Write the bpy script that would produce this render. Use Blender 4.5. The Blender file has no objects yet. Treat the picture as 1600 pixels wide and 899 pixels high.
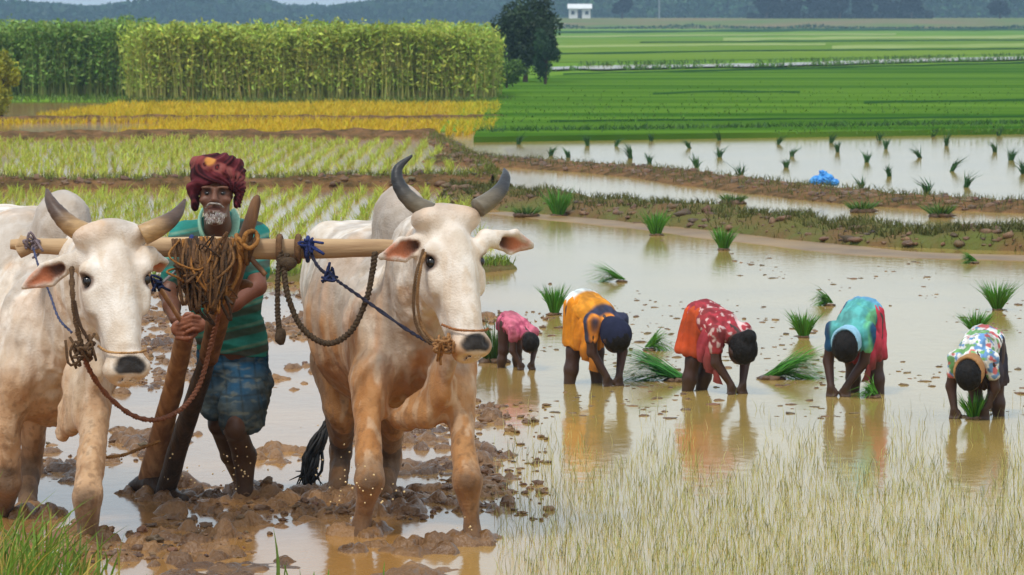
import bpy, math, random
import numpy as np
from mathutils import Vector

# ------------------------------------------------------------------ camera, world, sun, exposure
sc = bpy.context.scene
COL = sc.collection
H, F = 2.2, 6000.0                 # camera height (m), focal length in photo pixels (1600 wide)
cam = bpy.data.cameras.new('camera')
cam_o = bpy.data.objects.new('camera', cam); COL.objects.link(cam_o)
cam_o.location = (0, 0, H); cam_o.rotation_euler = (math.radians(90), 0, 0)
cam.sensor_width = 36.0; cam.lens = 36.0 * F / 1600.0
cam.shift_y = -(449.5 - 25.0) / 1600.0
cam.clip_start = 0.5; cam.clip_end = 8000
cam.dof.use_dof = True; cam.dof.focus_distance = 17.2; cam.dof.aperture_fstop = 15.0
sc.camera = cam_o

SUN_EL, SUN_AZ = math.radians(58), math.radians(-35)   # azimuth measured from behind the camera
world = bpy.data.worlds.new('World'); sc.world = world; world.use_nodes = True
wn = world.node_tree; wn.nodes.clear()
sky = wn.nodes.new('ShaderNodeTexSky'); sky.sky_type = 'NISHITA'; sky.sun_disc = False
sky.sun_elevation = SUN_EL; sky.sun_rotation = math.radians(180) + SUN_AZ
sky.dust_density = 2.5; sky.air_density = 1.0; sky.ozone_density = 1.0
cl = wn.nodes.new('ShaderNodeMix'); cl.data_type = 'RGBA'; cl.inputs[0].default_value = 0.58
cl.inputs[7].default_value = (8.8, 10.1, 11.1, 1)        # thin, even overcast veil
bg = wn.nodes.new('ShaderNodeBackground'); bg.inputs[1].default_value = 0.12
wo = wn.nodes.new('ShaderNodeOutputWorld')
wn.links.new(sky.outputs[0], cl.inputs[6]); wn.links.new(cl.outputs[2], bg.inputs[0]); wn.links.new(bg.outputs[0], wo.inputs[0])

sun = bpy.data.lights.new('sun', 'SUN'); sun.energy = 2.1; sun.angle = math.radians(12); sun.color = (1.0, 0.95, 0.87)
sun_o = bpy.data.objects.new('sun', sun); COL.objects.link(sun_o)
sd = Vector((math.sin(SUN_AZ) * math.cos(SUN_EL), -math.cos(SUN_AZ) * math.cos(SUN_EL), math.sin(SUN_EL)))
sun_o.rotation_euler = sd.to_track_quat('Z', 'Y').to_euler(); sun_o.location = (-5, -5, 20)

vs = sc.view_settings
vs.view_transform = 'Standard'; vs.look = 'None'; vs.exposure = 0.0; vs.gamma = 1.0; vs.use_curve_mapping = False
sc.render.engine = 'CYCLES'
sc.cycles.use_denoising = True
sc.cycles.max_bounces = 6; sc.cycles.diffuse_bounces = 3; sc.cycles.glossy_bounces = 3
sc.cycles.transmission_bounces = 3; sc.cycles.volume_bounces = 0; sc.cycles.transparent_max_bounces = 6
sc.cycles.caustics_reflective = False; sc.cycles.caustics_refractive = False

# ------------------------------------------------------------------ helpers
rng = np.random.default_rng(7)
A = lambda *v: np.array(v, dtype=np.float64)
def P(x, y, Y):                    # a point at depth Y on the line through a photo pixel
    return A((x - 800) * Y / F, Y, H - (y - 25) * Y / F)
def G(x, y, z=0.0):                # the ground point seen at a photo pixel
    Y = (H - z) * F / (y - 25.0)
    return A((x - 800) * Y / F, Y, z)
def srgb(r, g, b):
    f = lambda v: (v / 12.92 if v <= 0.04045 else ((v + 0.055) / 1.055) ** 2.4)
    return (f(r / 255), f(g / 255), f(b / 255))

_perm = np.random.default_rng(3).permutation(512)
def vnoise(p, seed=0):             # value noise, p (...,3) -> 0..1
    p = np.asarray(p, dtype=np.float64)
    i = np.floor(p).astype(np.int64); f = p - i; f = f * f * (3 - 2 * f)
    def h(dx, dy, dz):
        a = _perm[(i[..., 0] + dx + seed * 17) & 511]
        a = _perm[(a + i[..., 1] + dy) & 511]
        a = _perm[(a + i[..., 2] + dz) & 511]
        return a / 511.0
    fx, fy, fz = f[..., 0], f[..., 1], f[..., 2]
    l = lambda a, b, t: a + (b - a) * t
    return l(l(l(h(0,0,0), h(1,0,0), fx), l(h(0,1,0), h(1,1,0), fx), fy),
             l(l(h(0,0,1), h(1,0,1), fx), l(h(0,1,1), h(1,1,1), fx), fy), fz)
def fbm(p, oct=4, seed=0):
    s = 0; a = 0.5; t = 0; p = np.asarray(p, dtype=np.float64)
    for o in range(oct):
        s = s + a * vnoise(p * (2 ** o) + o * 13.7, seed + o); t += a; a *= 0.5
    return s / t
def sstep(a, b, x):
    t = np.clip((x - a) / (b - a), 0, 1); return t * t * (3 - 2 * t)

def mesh_np(name, v, quads=None, tris=None, smooth=True, cols=None):
    me = bpy.data.meshes.new(name)
    v = np.asarray(v, dtype=np.float32)
    fs = []; tot = []
    if quads is not None and len(quads): q = np.asarray(quads, dtype=np.int32); fs.append(q.ravel()); tot.append(np.full(len(q), 4, np.int32))
    if tris is not None and len(tris): t = np.asarray(tris, dtype=np.int32); fs.append(t.ravel()); tot.append(np.full(len(t), 3, np.int32))
    loops = np.concatenate(fs); tot = np.concatenate(tot)
    start = np.concatenate([[0], np.cumsum(tot)[:-1]]).astype(np.int32)
    me.vertices.add(len(v)); me.vertices.foreach_set('co', v.ravel())
    me.loops.add(len(loops)); me.loops.foreach_set('vertex_index', loops)
    me.polygons.add(len(tot)); me.polygons.foreach_set('loop_start', start); me.polygons.foreach_set('loop_total', tot)
    me.polygons.foreach_set('use_smooth', np.full(len(tot), smooth))
    me.update(calc_edges=True)
    if cols is not None:
        at = me.color_attributes.new('col', 'FLOAT_COLOR', 'POINT')
        c = np.ones((len(v), 4), np.float32); c[:, :3] = cols; at.data.foreach_set('color', c.ravel())
    return me

def link(name, me, mat, parent=None, base=None):
    o = bpy.data.objects.new(name, me); COL.objects.link(o)
    if mat: me.materials.append(mat)
    if parent is not None: o.parent = parent
    return o
def put(name, geo, mat, parent=None, smooth=True, label=None):
    """geo = (verts_world, quads, tris, cols); vertices are stored relative to the root's base"""
    v, q, t, c = (list(geo) + [None] * 4)[:4]
    v = np.asarray(v, dtype=np.float64)
    off = A(0, 0, 0); r = parent
    while r is not None:
        off = off + np.array(r.location); r = r.parent
    if parent is None:
        off = A(*(v.min(0) + v.max(0))) / 2; off[2] = v[:, 2].min()
    o = link(name, mesh_np(name, v - off, q, t, smooth, c), mat, parent)
    if parent is None: o.location = off
    if label: o['label'] = label
    return o
def thing(name, label, cat, loc, group=None):
    o = bpy.data.objects.new(name, None); COL.objects.link(o); o.location = tuple(loc)
    o.empty_display_size = 0.1
    o['label'] = label; o['category'] = cat
    if group: o['group'] = group
    return o
def tag(o, label=None, cat=None, group=None, kind=None):
    if label: o['label'] = label
    if cat: o['category'] = cat
    if group: o['group'] = group
    if kind: o['kind'] = kind
    return o
def merge(*geos):
    vs, qs, ts, cs = [], [], [], []; n = 0; hc = any(len(g) > 3 and g[3] is not None for g in geos)
    for g in geos:
        v, q, t, c = (list(g) + [None] * 4)[:4]
        vs.append(v)
        if q is not None and len(q): qs.append(np.asarray(q) + n)
        if t is not None and len(t): ts.append(np.asarray(t) + n)
        if hc: cs.append(c if c is not None else np.ones((len(v), 3)))
        n += len(v)
    return (np.concatenate(vs), np.concatenate(qs) if qs else None, np.concatenate(ts) if ts else None, np.concatenate(cs) if hc else None)

# ------------------------------------------------------------------ materials
def mat(name, c1, c2=None, scale=6.0, rough=0.8, bump=0.0, bscale=60.0, spec=0.3, attr=False, stretch=(1, 1, 1),
        rough2=None, lo=0.35, hi=0.65, sss=0.0, sheen=0.0, detail=5.0, transl=0.0, bdist=0.01):
    m = bpy.data.materials.new(name); m.use_nodes = True
    nt = m.node_tree; b = nt.nodes['Principled BSDF']; N = nt.nodes.new; L = nt.links.new
    tc = N('ShaderNodeTexCoord'); mp = N('ShaderNodeMapping'); mp.inputs['Scale'].default_value = stretch
    L(tc.outputs['Object'], mp.inputs[0])
    nz = N('ShaderNodeTexNoise'); nz.inputs['Scale'].default_value = scale; nz.inputs['Detail'].default_value = detail
    L(mp.outputs[0], nz.inputs['Vector'])
    rp = N('ShaderNodeMapRange'); rp.inputs[1].default_value = lo; rp.inputs[2].default_value = hi
    L(nz.outputs[0], rp.inputs[0])
    mx = N('ShaderNodeMix'); mx.data_type = 'RGBA'
    mx.inputs[6].default_value = (*c1, 1); mx.inputs[7].default_value = (*(c2 or c1), 1)
    L(rp.outputs[0], mx.inputs[0])
    out = mx.outputs[2]
    if attr:
        at = N('ShaderNodeAttribute'); at.attribute_name = 'col'
        mu = N('ShaderNodeMix'); mu.data_type = 'RGBA'; mu.blend_type = 'MULTIPLY'; mu.inputs[0].default_value = 1
        L(at.outputs[0], mu.inputs[6]); L(out, mu.inputs[7]); out = mu.outputs[2]
    L(out, b.inputs['Base Color'])
    if rough2 is not None:
        rr = N('ShaderNodeMapRange'); rr.inputs[1].default_value = lo; rr.inputs[2].default_value = hi
        rr.inputs[3].default_value = rough; rr.inputs[4].default_value = rough2
        L(nz.outputs[0], rr.inputs[0]); L(rr.outputs[0], b.inputs['Roughness'])
    else: b.inputs['Roughness'].default_value = rough
    b.inputs['Specular IOR Level'].default_value = spec
    if sss: b.inputs['Subsurface Weight'].default_value = sss; b.inputs['Subsurface Radius'].default_value = (0.02, 0.008, 0.004); b.inputs['Subsurface Scale'].default_value = 0.4
    if sheen: b.inputs['Sheen Weight'].default_value = sheen
    if bump:
        n2 = N('ShaderNodeTexNoise'); n2.inputs['Scale'].default_value = bscale; n2.inputs['Detail'].default_value = 4
        L(mp.outputs[0], n2.inputs['Vector'])
        bp = N('ShaderNodeBump'); bp.inputs['Strength'].default_value = bump; bp.inputs['Distance'].default_value = bdist
        L(n2.outputs[0], bp.inputs['Height']); L(bp.outputs[0], b.inputs['Normal'])
    if transl:
        tr = N('ShaderNodeBsdfTranslucent'); ms = N('ShaderNodeMixShader'); ms.inputs[0].default_value = transl
        L(out, tr.inputs[0]); L(b.outputs[0], ms.inputs[1]); L(tr.outputs[0], ms.inputs[2])
        L(ms.outputs[0], nt.nodes['Material Output'].inputs['Surface'])
    return m

# ------------------------------------------------------------------ signed-distance bodies -> one continuous mesh
def nrm(v):
    v = np.asarray(v, dtype=np.float64); return v / (np.linalg.norm(v) + 1e-12)
class Body:
    def __init__(s, lo, hi, h):
        s.lo = np.array(lo, float); s.h = h
        s.n = np.ceil((np.array(hi) - s.lo) / h).astype(int) + 1
        s.D = np.full(s.n, 0.3, np.float32)
        s.ax = [s.lo[i] + h * np.arange(s.n[i]) for i in range(3)]
    def block(s, lo, hi):
        a = np.clip(np.floor((lo - s.lo) / s.h).astype(int), 0, s.n); b = np.clip(np.ceil((hi - s.lo) / s.h).astype(int) + 1, 0, s.n)
        if np.any(b <= a): return None, None
        sl = tuple(slice(a[i], b[i]) for i in range(3))
        return sl, np.stack(np.meshgrid(*[s.ax[i][sl[i]] for i in range(3)], indexing='ij'), -1)
    def comb(s, sl, d, k, sub):
        o = s.D[sl]; d = d.astype(np.float32)
        if sub: o, d = -o, d
        if k > 0:
            hh = np.clip(0.5 + 0.5 * (d - o) / k, 0, 1)
            r = d * (1 - hh) + o * hh - k * hh * (1 - hh)
        else: r = np.minimum(o, d)
        s.D[sl] = -r if sub else r
    def cone(s, a, b, r1, r2, k=0.03, sub=False):
        a = np.asarray(a, float); b = np.asarray(b, float); m = max(r1, r2) + k * 1.2 + 3 * s.h
        sl, p = s.block(np.minimum(a, b) - m, np.maximum(a, b) + m)
        if sl is None: return
        w = b - a; t = np.clip(((p - a) @ w) / (w @ w + 1e-12), 0, 1)
        d = np.linalg.norm(p - a - t[..., None] * w, axis=-1) - (r1 + (r2 - r1) * t)
        s.comb(sl, d, k, sub)
    def chain(s, pts, rs, k=0.03):
        for i in range(len(pts) - 1): s.cone(pts[i], pts[i + 1], rs[i], rs[i + 1], k)
    def el(s, a, b, r1, r2, u, k=0.05, sub=False, cap=1.0):
        """tapered beam of elliptical section: r = (half size along u, half size across u)"""
        a = np.asarray(a, float); b = np.asarray(b, float)
        m = max(*r1, *r2) + k * 1.2 + 3 * s.h
        sl, p = s.block(np.minimum(a, b) - m, np.maximum(a, b) + m)
        if sl is None: return
        L = np.linalg.norm(b - a) + 1e-9; w = (b - a) / L
        u = np.asarray(u, float); u = nrm(u - w * (u @ w)); v = np.cross(w, u)
        q = p - a; t = (q @ w) / L; tc = np.clip(t, 0, 1)
        ru = r1[0] + (r2[0] - r1[0]) * tc; rv = r1[1] + (r2[1] - r1[1]) * tc; rw = np.minimum(ru, rv) * cap
        x, y, z = q @ u, q @ v, (t - tc) * L
        k0 = np.sqrt((x / ru) ** 2 + (y / rv) ** 2 + (z / rw) ** 2) + 1e-9
        k1 = np.sqrt((x / ru ** 2) ** 2 + (y / rv ** 2) ** 2 + (z / rw ** 2) ** 2) + 1e-9
        s.comb(sl, k0 * (k0 - 1) / k1, k, sub)
    def ell(s, c, r, ax=None, k=0.04, sub=False):
        c = np.asarray(c, float); R = np.eye(3) if ax is None else np.array(ax, float)   # rows = axes
        m = max(r) + k * 1.2 + 3 * s.h
        sl, p = s.block(c - m, c + m)
        if sl is None: return
        q = (p - c) @ R.T; r = np.array(r)
        k0 = np.linalg.norm(q / r, axis=-1) + 1e-9; k1 = np.linalg.norm(q / r ** 2, axis=-1) + 1e-9
        s.comb(sl, k0 * (k0 - 1) / k1, k, sub)
    def cut(s, pt, n):                      # remove everything on the +n side
        _, p = s.block(s.lo, s.lo + s.n * s.h)
        s.D = np.maximum(s.D, ((p - np.asarray(pt)) @ nrm(n)).astype(np.float32))
    def mesh(s, smooth=1):
        D = s.D; D[0] = D[-1] = .05; D[:, 0] = D[:, -1] = .05; D[:, :, 0] = D[:, :, -1] = .05
        ins = D < 0
        cs = [(i, j, k) for i in (0, 1) for j in (0, 1) for k in (0, 1)]
        n = np.array(D.shape) - 1
        cnt = sum(ins[i:i + n[0], j:j + n[1], k:k + n[2]].astype(np.int8) for i, j, k in cs)
        act = np.argwhere((cnt > 0) & (cnt < 8))
        ids = np.full(n, -1, np.int64); ids[tuple(act.T)] = np.arange(len(act))
        pos = np.zeros((len(act), 3)); c2 = np.zeros(len(act))
        for a in cs:
            for ax in range(3):
                if a[ax]: continue
                b = list(a); b[ax] = 1
                da = D[tuple((act + a).T)]; db = D[tuple((act + b).T)]
                m = (da < 0) != (db < 0); t = np.where(m, da / np.where(m, da - db, 1), 0)
                e = np.array(a, float)[None] + np.zeros((len(act), 3)); e[:, ax] = t
                pos[m] += e[m]; c2[m] += 1
        v = (act + pos / c2[:, None]) * s.h + s.lo
        qs = []
        for ax in range(3):
            o1, o2 = [(1, 2), (2, 0), (0, 1)][ax]
            sa = [slice(None)] * 3; sb = [slice(None)] * 3; sa[ax] = slice(0, -1); sb[ax] = slice(1, None)
            ia, ib = ins[tuple(sa)], ins[tuple(sb)]
            for flip, mm in ((0, ia & ~ib), (1, ~ia & ib)):
                e = np.argwhere(mm)
                e = e[(e[:, o1] > 0) & (e[:, o2] > 0) & (e[:, o1] < n[o1]) & (e[:, o2] < n[o2])]
                d1 = np.zeros(3, int); d1[o1] = 1; d2 = np.zeros(3, int); d2[o2] = 1
                f = np.stack([ids[tuple((e - d1 - d2).T)], ids[tuple((e - d2).T)], ids[tuple(e.T)], ids[tuple((e - d1).T)]], 1)
                qs.append(f[:, ::-1] if flip else f)
        q = np.concatenate(qs); q = q[(q >= 0).all(1)]
        for _ in range(smooth):
            acc = np.zeros_like(v); c = np.zeros(len(v))
            for i in range(4):
                for j in (1, 3):
                    np.add.at(acc, q[:, i], v[q[:, (i + j) % 4]]); np.add.at(c, q[:, i], 1)
            v = v * 0.5 + 0.5 * acc / np.maximum(c, 1)[:, None]
        return v, q
def normals(v, q):
    n = np.zeros_like(v); fn = np.cross(v[q[:, 2]] - v[q[:, 0]], v[q[:, 3]] - v[q[:, 1]])
    for i in range(4): np.add.at(n, q[:, i], fn)
    return n / (np.linalg.norm(n, axis=1, keepdims=True) + 1e-12)

# ------------------------------------------------------------------ tubes, ropes, blades
def spline(pts, n):
    p = np.asarray(pts, float); p = np.vstack([2 * p[0] - p[1], p, 2 * p[-1] - p[-2]])
    t = np.linspace(0, len(pts) - 1 - 1e-6, n); i = t.astype(int); f = (t - i)[:, None]
    a, b, c, d = p[i], p[i + 1], p[i + 2], p[i + 3]
    return 0.5 * ((2 * b) + (c - a) * f + (2 * a - 5 * b + 4 * c - d) * f ** 2 + (3 * b - a - 3 * c + d) * f ** 3)
def frames(c):
    t = np.gradient(c, axis=0); t /= np.linalg.norm(t, axis=1, keepdims=True) + 1e-12
    u = np.zeros_like(c); ref = A(0, 1, 0) if abs(t[0][1]) < 0.9 else A(1, 0, 0)
    x = nrm(np.cross(t[0], ref))
    for i in range(len(c)):
        x = nrm(x - t[i] * (x @ t[i])); u[i] = x
    return t, u, np.cross(t, u)
def tube_c(c, r, segs=8, flat=None):
    c = np.asarray(c, float); n = len(c); r = np.broadcast_to(np.asarray(r, float), (n,))
    t, u, w = frames(c); an = np.linspace(0, 2 * math.pi, segs, endpoint=False)
    fx, fy = (1, 1) if flat is None else flat
    v = c[:, None] + r[:, None, None] * (fx * np.cos(an)[None, :, None] * u[:, None] + fy * np.sin(an)[None, :, None] * w[:, None])
    v = v.reshape(-1, 3); i = np.arange(n - 1)[:, None] * segs; j = np.arange(segs)[None]; j2 = (j + 1) % segs
    q = np.stack([i + j, i + j2, i + segs + j2, i + segs + j], -1).reshape(-1, 4)
    v = np.vstack([v, c[0], c[-1]]); k = n * segs; a = np.arange(segs); b = (a + 1) % segs
    tr = np.vstack([np.stack([b, a, np.full(segs, k)], 1), np.stack([(n - 1) * segs + a, (n - 1) * segs + b, np.full(segs, k + 1)], 1)])
    return v, q, tr, None
def tube(pts, rs, n=24, segs=8, flat=None):
    rs = np.interp(np.linspace(0, 1, n), np.linspace(0, 1, len(rs)), rs) if np.ndim(rs) else rs
    return tube_c(spline(pts, n), rs, segs, flat)
def rope(pts, r, n=80, turns=14, strands=2):
    c = spline(pts, n); t, u, w = frames(c); g = []
    s = np.concatenate([[0], np.cumsum(np.linalg.norm(np.diff(c, axis=0), axis=1))]); s = s / s[-1]
    for k in range(strands):
        a = s * turns * 2 * math.pi + k * 2 * math.pi / strands
        g.append(tube_c(c + 0.5 * r * (np.cos(a)[:, None] * u + np.sin(a)[:, None] * w), r * 0.62, 6))
    return merge(*g)
def blades(base, d, h, w, bend, col, seg=2):
    """many grass blades: base (n,3), d (n,3) growing direction, bend (n,3) tip offset added as t^2"""
    n = len(base); h = np.broadcast_to(h, (n,))[:, None]; w = np.broadcast_to(w, (n,))[:, None]
    a = rng.uniform(0, math.pi, n); side = np.stack([np.cos(a), 0.6 * np.sin(a), np.zeros(n)], 1)
    vs = []
    for i in range(seg + 1):
        t = i / seg; c = base + d * h * t + bend * h * t * t
        if i < seg:
            ww = w * (1 - 0.55 * t) * 0.5
            vs += [c - side * ww, c + side * ww]
        else: vs.append(c)
    m = 2 * seg + 1; v = np.stack(vs, 1).reshape(-1, 3); o = np.arange(n)[:, None] * m
    q = np.concatenate([o + np.array([2 * i, 2 * i + 1, 2 * i + 3, 2 * i + 2]) for i in range(seg - 1)]) if seg > 1 else None
    t = (o + np.array([2 * seg - 2, 2 * seg - 1, 2 * seg]))
    return v, q, t, np.repeat(np.broadcast_to(col, (n, 3)), m, 0)
def leaves(pos, size, col, up=0.3, asp=0.5):
    n = len(pos); d = rng.normal(size=(n, 3)); d[:, 2] += up; d /= np.linalg.norm(d, axis=1, keepdims=True)
    s = np.cross(d, rng.normal(size=(n, 3))); s /= np.linalg.norm(s, axis=1, keepdims=True) + 1e-9
    z = np.broadcast_to(size, (n,))[:, None]
    v = np.stack([pos - d * z * .5, pos + s * z * asp * .5, pos + d * z * .5, pos - s * z * asp * .5], 1).reshape(-1, 3)
    q = np.arange(n)[:, None] * 4 + np.arange(4)[None]
    return v, q, None, np.repeat(np.broadcast_to(col, (n, 3)), 4, 0)
def box(lo, hi):
    x0, y0, z0 = lo; x1, y1, z1 = hi
    v = A([x0,y0,z0],[x1,y0,z0],[x1,y1,z0],[x0,y1,z0],[x0,y0,z1],[x1,y0,z1],[x1,y1,z1],[x0,y1,z1])
    return v, np.array([[3,2,1,0],[4,5,6,7],[0,1,5,4],[1,2,6,5],[2,3,7,6],[3,0,4,7]]), None, None
def jit(c, n, s=0.15):             # colour variety between blades or leaves
    return np.clip(np.array(c)[None] * (1 + rng.normal(0, s, (n, 1))) * (1 + rng.normal(0, s * .35, (n, 3))), 0, 1)
# ================================================================== THE SETTING
def poly(name, pts, mt, thick=0.4, label=None):
    p = np.asarray(pts, float); n = len(p)
    b = p.copy(); b[:, 2] -= thick
    v = np.vstack([p, b]); me = bpy.data.meshes.new(name)
    i = list(range(n)); fs = [i] + [[(k + 1) % n, k, n + k, n + (k + 1) % n] for k in i]
    me.from_pydata([tuple(x) for x in v], [], fs); me.update()
    import bmesh
    bm = bmesh.new(); bm.from_mesh(me); bmesh.ops.recalc_face_normals(bm, faces=bm.faces); bm.to_mesh(me); bm.free()
    o = link(name, me, mt); o['kind'] = 'structure'
    return o

M_earth = mat('earth', srgb(96, 84, 44), srgb(70, 80, 36), scale=0.4, rough=0.95)
poly('ground', [(-1500, -60, -0.4), (1500, -60, -0.4), (1500, 1900, -0.4), (-1500, 1900, -0.4)], M_earth, 0.3)

# ---- muddy flood water: one murky sheet over all the paddies
def water_mat():
    m = bpy.data.materials.new('muddy_water'); m.use_nodes = True
    nt = m.node_tree; b = nt.nodes['Principled BSDF']; N = nt.nodes.new; L = nt.links.new
    tc = N('ShaderNodeTexCoord')
    n1 = N('ShaderNodeTexNoise'); n1.inputs['Scale'].default_value = 0.55; n1.inputs['Detail'].default_value = 5
    L(tc.outputs['Object'], n1.inputs['Vector'])
    # silt is redder in the ploughed field (left), paler and olive in the planted one (right)
    sx = N('ShaderNodeSeparateXYZ'); L(tc.outputs['Object'], sx.inputs[0])
    r = N('ShaderNodeMapRange'); r.inputs[1].default_value = -0.5; r.inputs[2].default_value = 0.4; L(sx.outputs[0], r.inputs[0])
    def mix(f, a, c):
        x = N('ShaderNodeMix'); x.data_type = 'RGBA'
        for s, val in ((6, a), (7, c)):
            if isinstance(val, tuple): x.inputs[s].default_value = (*val, 1)
            else: L(val, x.inputs[s])
        L(f, x.inputs[0]); return x.outputs[2]
    rp = N('ShaderNodeMapRange'); rp.inputs[1].default_value = .38; rp.inputs[2].default_value = .62; L(n1.outputs[0], rp.inputs[0])
    left = mix(rp.outputs[0], (0.40, 0.205, 0.06), (0.29, 0.155, 0.06))
    right = mix(rp.outputs[0], (0.44, 0.30, 0.085), (0.36, 0.245, 0.068))
    L(mix(r.outputs[0], left, right), b.inputs['Base Color'])
    b.inputs['Roughness'].default_value = 0.10; b.inputs['IOR'].default_value = 1.32
    mp = N('ShaderNodeMapping'); mp.inputs['Scale'].default_value = (1.0, 0.55, 1); L(tc.outputs['Object'], mp.inputs[0])
    n2 = N('ShaderNodeTexNoise'); n2.inputs['Scale'].default_value = 9; n2.inputs['Detail'].default_value = 3; L(mp.outputs[0], n2.inputs['Vector'])
    bp = N('ShaderNodeBump'); bp.inputs['Strength'].default_value = 0.35; bp.inputs['Distance'].default_value = 0.006
    L(n2.outputs[0], bp.inputs['Height']); L(bp.outputs[0], b.inputs['Normal'])
    return m
M_water = water_mat()
w = poly('paddy_water', [(-60, 5, 0), (60, 5, 0), (60, 97, 0), (-60, 97, 0)], M_water, 0.2)

# ---- ploughed mud: a lumpy bed that breaks the water surface on the left
nx, ny = 400, 1050
xs = np.linspace(-4.6, 1.0, nx); ys = np.linspace(14.2, 33.0, ny)
X, Y = np.meshgrid(xs, ys, indexing='ij'); p3 = np.stack([X, Y, 0 * X], -1)
big = fbm(p3 * A(0.95, 0.5, 1), 3, 11); mid = fbm(p3 * A(3.2, 1.5, 1), 4, 21); fin = fbm(p3 * A(13, 8, 1), 3, 31)
px = 800 + F * X / Y
edge = sstep(900, 720, px + 90 * (fbm(p3 * 1.5, 3, 41) - .5))       # fades out into the planted paddy
near = sstep(16.6, 15.2, Y)
Z = -0.109 + 0.10 * big + 0.125 * (mid - .40) + 0.045 * (fin - .5) * sstep(.35, .6, mid) + 0.030 * near
Z = np.where(Z > 0, Z * 0.75, Z) - 0.12 * (1 - edge)
Z = np.where(Z > 0.004, Z + 0.012 * (fin - .4), Z)
Z = np.clip(Z, -0.2, 0.09)
hx_, hy_ = xs[1] - xs[0], ys[1] - ys[0]
# turned lumps are pressed into the bed itself, so that they smear into it
cy = 14.6 + 18 * rng.random(9000) ** 1.1; cx = rng.uniform(-820, 40, 9000) * cy / F
den = fbm(np.stack([cx * 1.5, cy * 0.75, 0 * cx], 1), 3, 51); ppx = 800 + F * cx / cy
keep = (den + 0.12 * rng.random(9000) > 0.625 + 0.10 * sstep(720, 800, ppx)) & (ppx < 800)
cx, cy = cx[keep], cy[keep]
sz = 0.008 + 0.040 * rng.random(len(cx)) ** 2.6
pos = np.stack([cx, cy], 1)
for (hx, hy, rx, ry, m) in ((255, 765, 60, 22, 90), (255, 700, 40, 20, 40), (385, 778, 42, 9, 30), (215, 692, 34, 9, 22), (535, 778, 38, 10, 30), (565, 832, 40, 9, 30),
                            (640, 735, 40, 12, 24), (95, 740, 40, 14, 30), (735, 845, 40, 9, 30), (140, 845, 40, 9, 26), (450, 715, 60, 14, 30), (620, 860, 90, 8, 40), (740, 715, 30, 14, 20), (45, 805, 40, 12, 20), (605, 800, 40, 8, 20), (450, 600, 30, 10, 14), (680, 640, 40, 8, 16)):
    a = rng.uniform(0, 6.283, m); r = np.sqrt(rng.random(m))
    g = np.array([G(hx + rx * r[k] * math.cos(a[k]), hy + ry * r[k] * math.sin(a[k]))[:2] for k in range(m)])
    pos = np.vstack([pos, g]); sz = np.concatenate([sz, 0.012 + 0.042 * rng.random(m) ** 1.8])
wob = fbm(p3 * A(26, 20, 1), 3, 35)
for (x, y), s_ in zip(pos, sz):
    an = rng.uniform(0, math.pi); e = rng.uniform(.55, 1.7); r = s_ * 1.35; rm = r * 1.9 + .03
    i0, i1 = int((x - rm - xs[0]) / hx_), int((x + rm - xs[0]) / hx_) + 2; j0, j1 = int((y - rm - ys[0]) / hy_), int((y + rm - ys[0]) / hy_) + 2
    if i0 < 0 or j0 < 0 or i1 >= nx or j1 >= ny: continue
    dx, dy = X[i0:i1, j0:j1] - x, Y[i0:i1, j0:j1] - y
    u_, v_ = (dx * math.cos(an) + dy * math.sin(an)) / (r * e), (dy * math.cos(an) - dx * math.sin(an)) / r * e ** .5
    wb = wob[i0:i1, j0:j1]; d2 = np.sqrt(u_ ** 2 + v_ ** 2) + (wb - .5) * 1.1
    top = s_ * rng.uniform(.5, .95) * np.clip(1 - d2 ** 2.2, 0, 1) ** .55 * (.7 + .7 * wb)
    zz = Z[i0:i1, j0:j1]; Z[i0:i1, j0:j1] = np.where(top > 0, np.maximum(zz, np.maximum(zz, -.02) * .6 + top), zz)
rg_ = np.abs(fbm(p3 * A(19, 13, 1), 3, 36) - .5) * 2
Z = np.where(Z > .002, Z + .042 * (.3 - rg_) * sstep(0, .02, Z), Z)
MUD_Z = Z
def mud_z(x, y):
    i = np.clip(((x - xs[0]) / hx_).astype(int), 0, nx - 1); j = np.clip(((y - ys[0]) / hy_).astype(int), 0, ny - 1)
    return MUD_Z[i, j]
i = np.arange(nx - 1)[:, None] * ny; j = np.arange(ny - 1)[None]
q = np.stack([i + j, i + ny + j, i + ny + j + 1, i + j + 1], -1).reshape(-1, 4)
v = np.stack([X + .012 * (fin - .5), Y, Z], -1).reshape(-1, 3)
M_mud = mat('wet_mud', (0.105, 0.050, 0.020), (0.29, 0.15, 0.055), scale=2.2, rough=0.20, rough2=0.5, bump=0.9, bscale=40, spec=0.5, bdist=0.02)
o = put('mud_bed', (v, q), M_mud); o['kind'] = 'structure'

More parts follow.
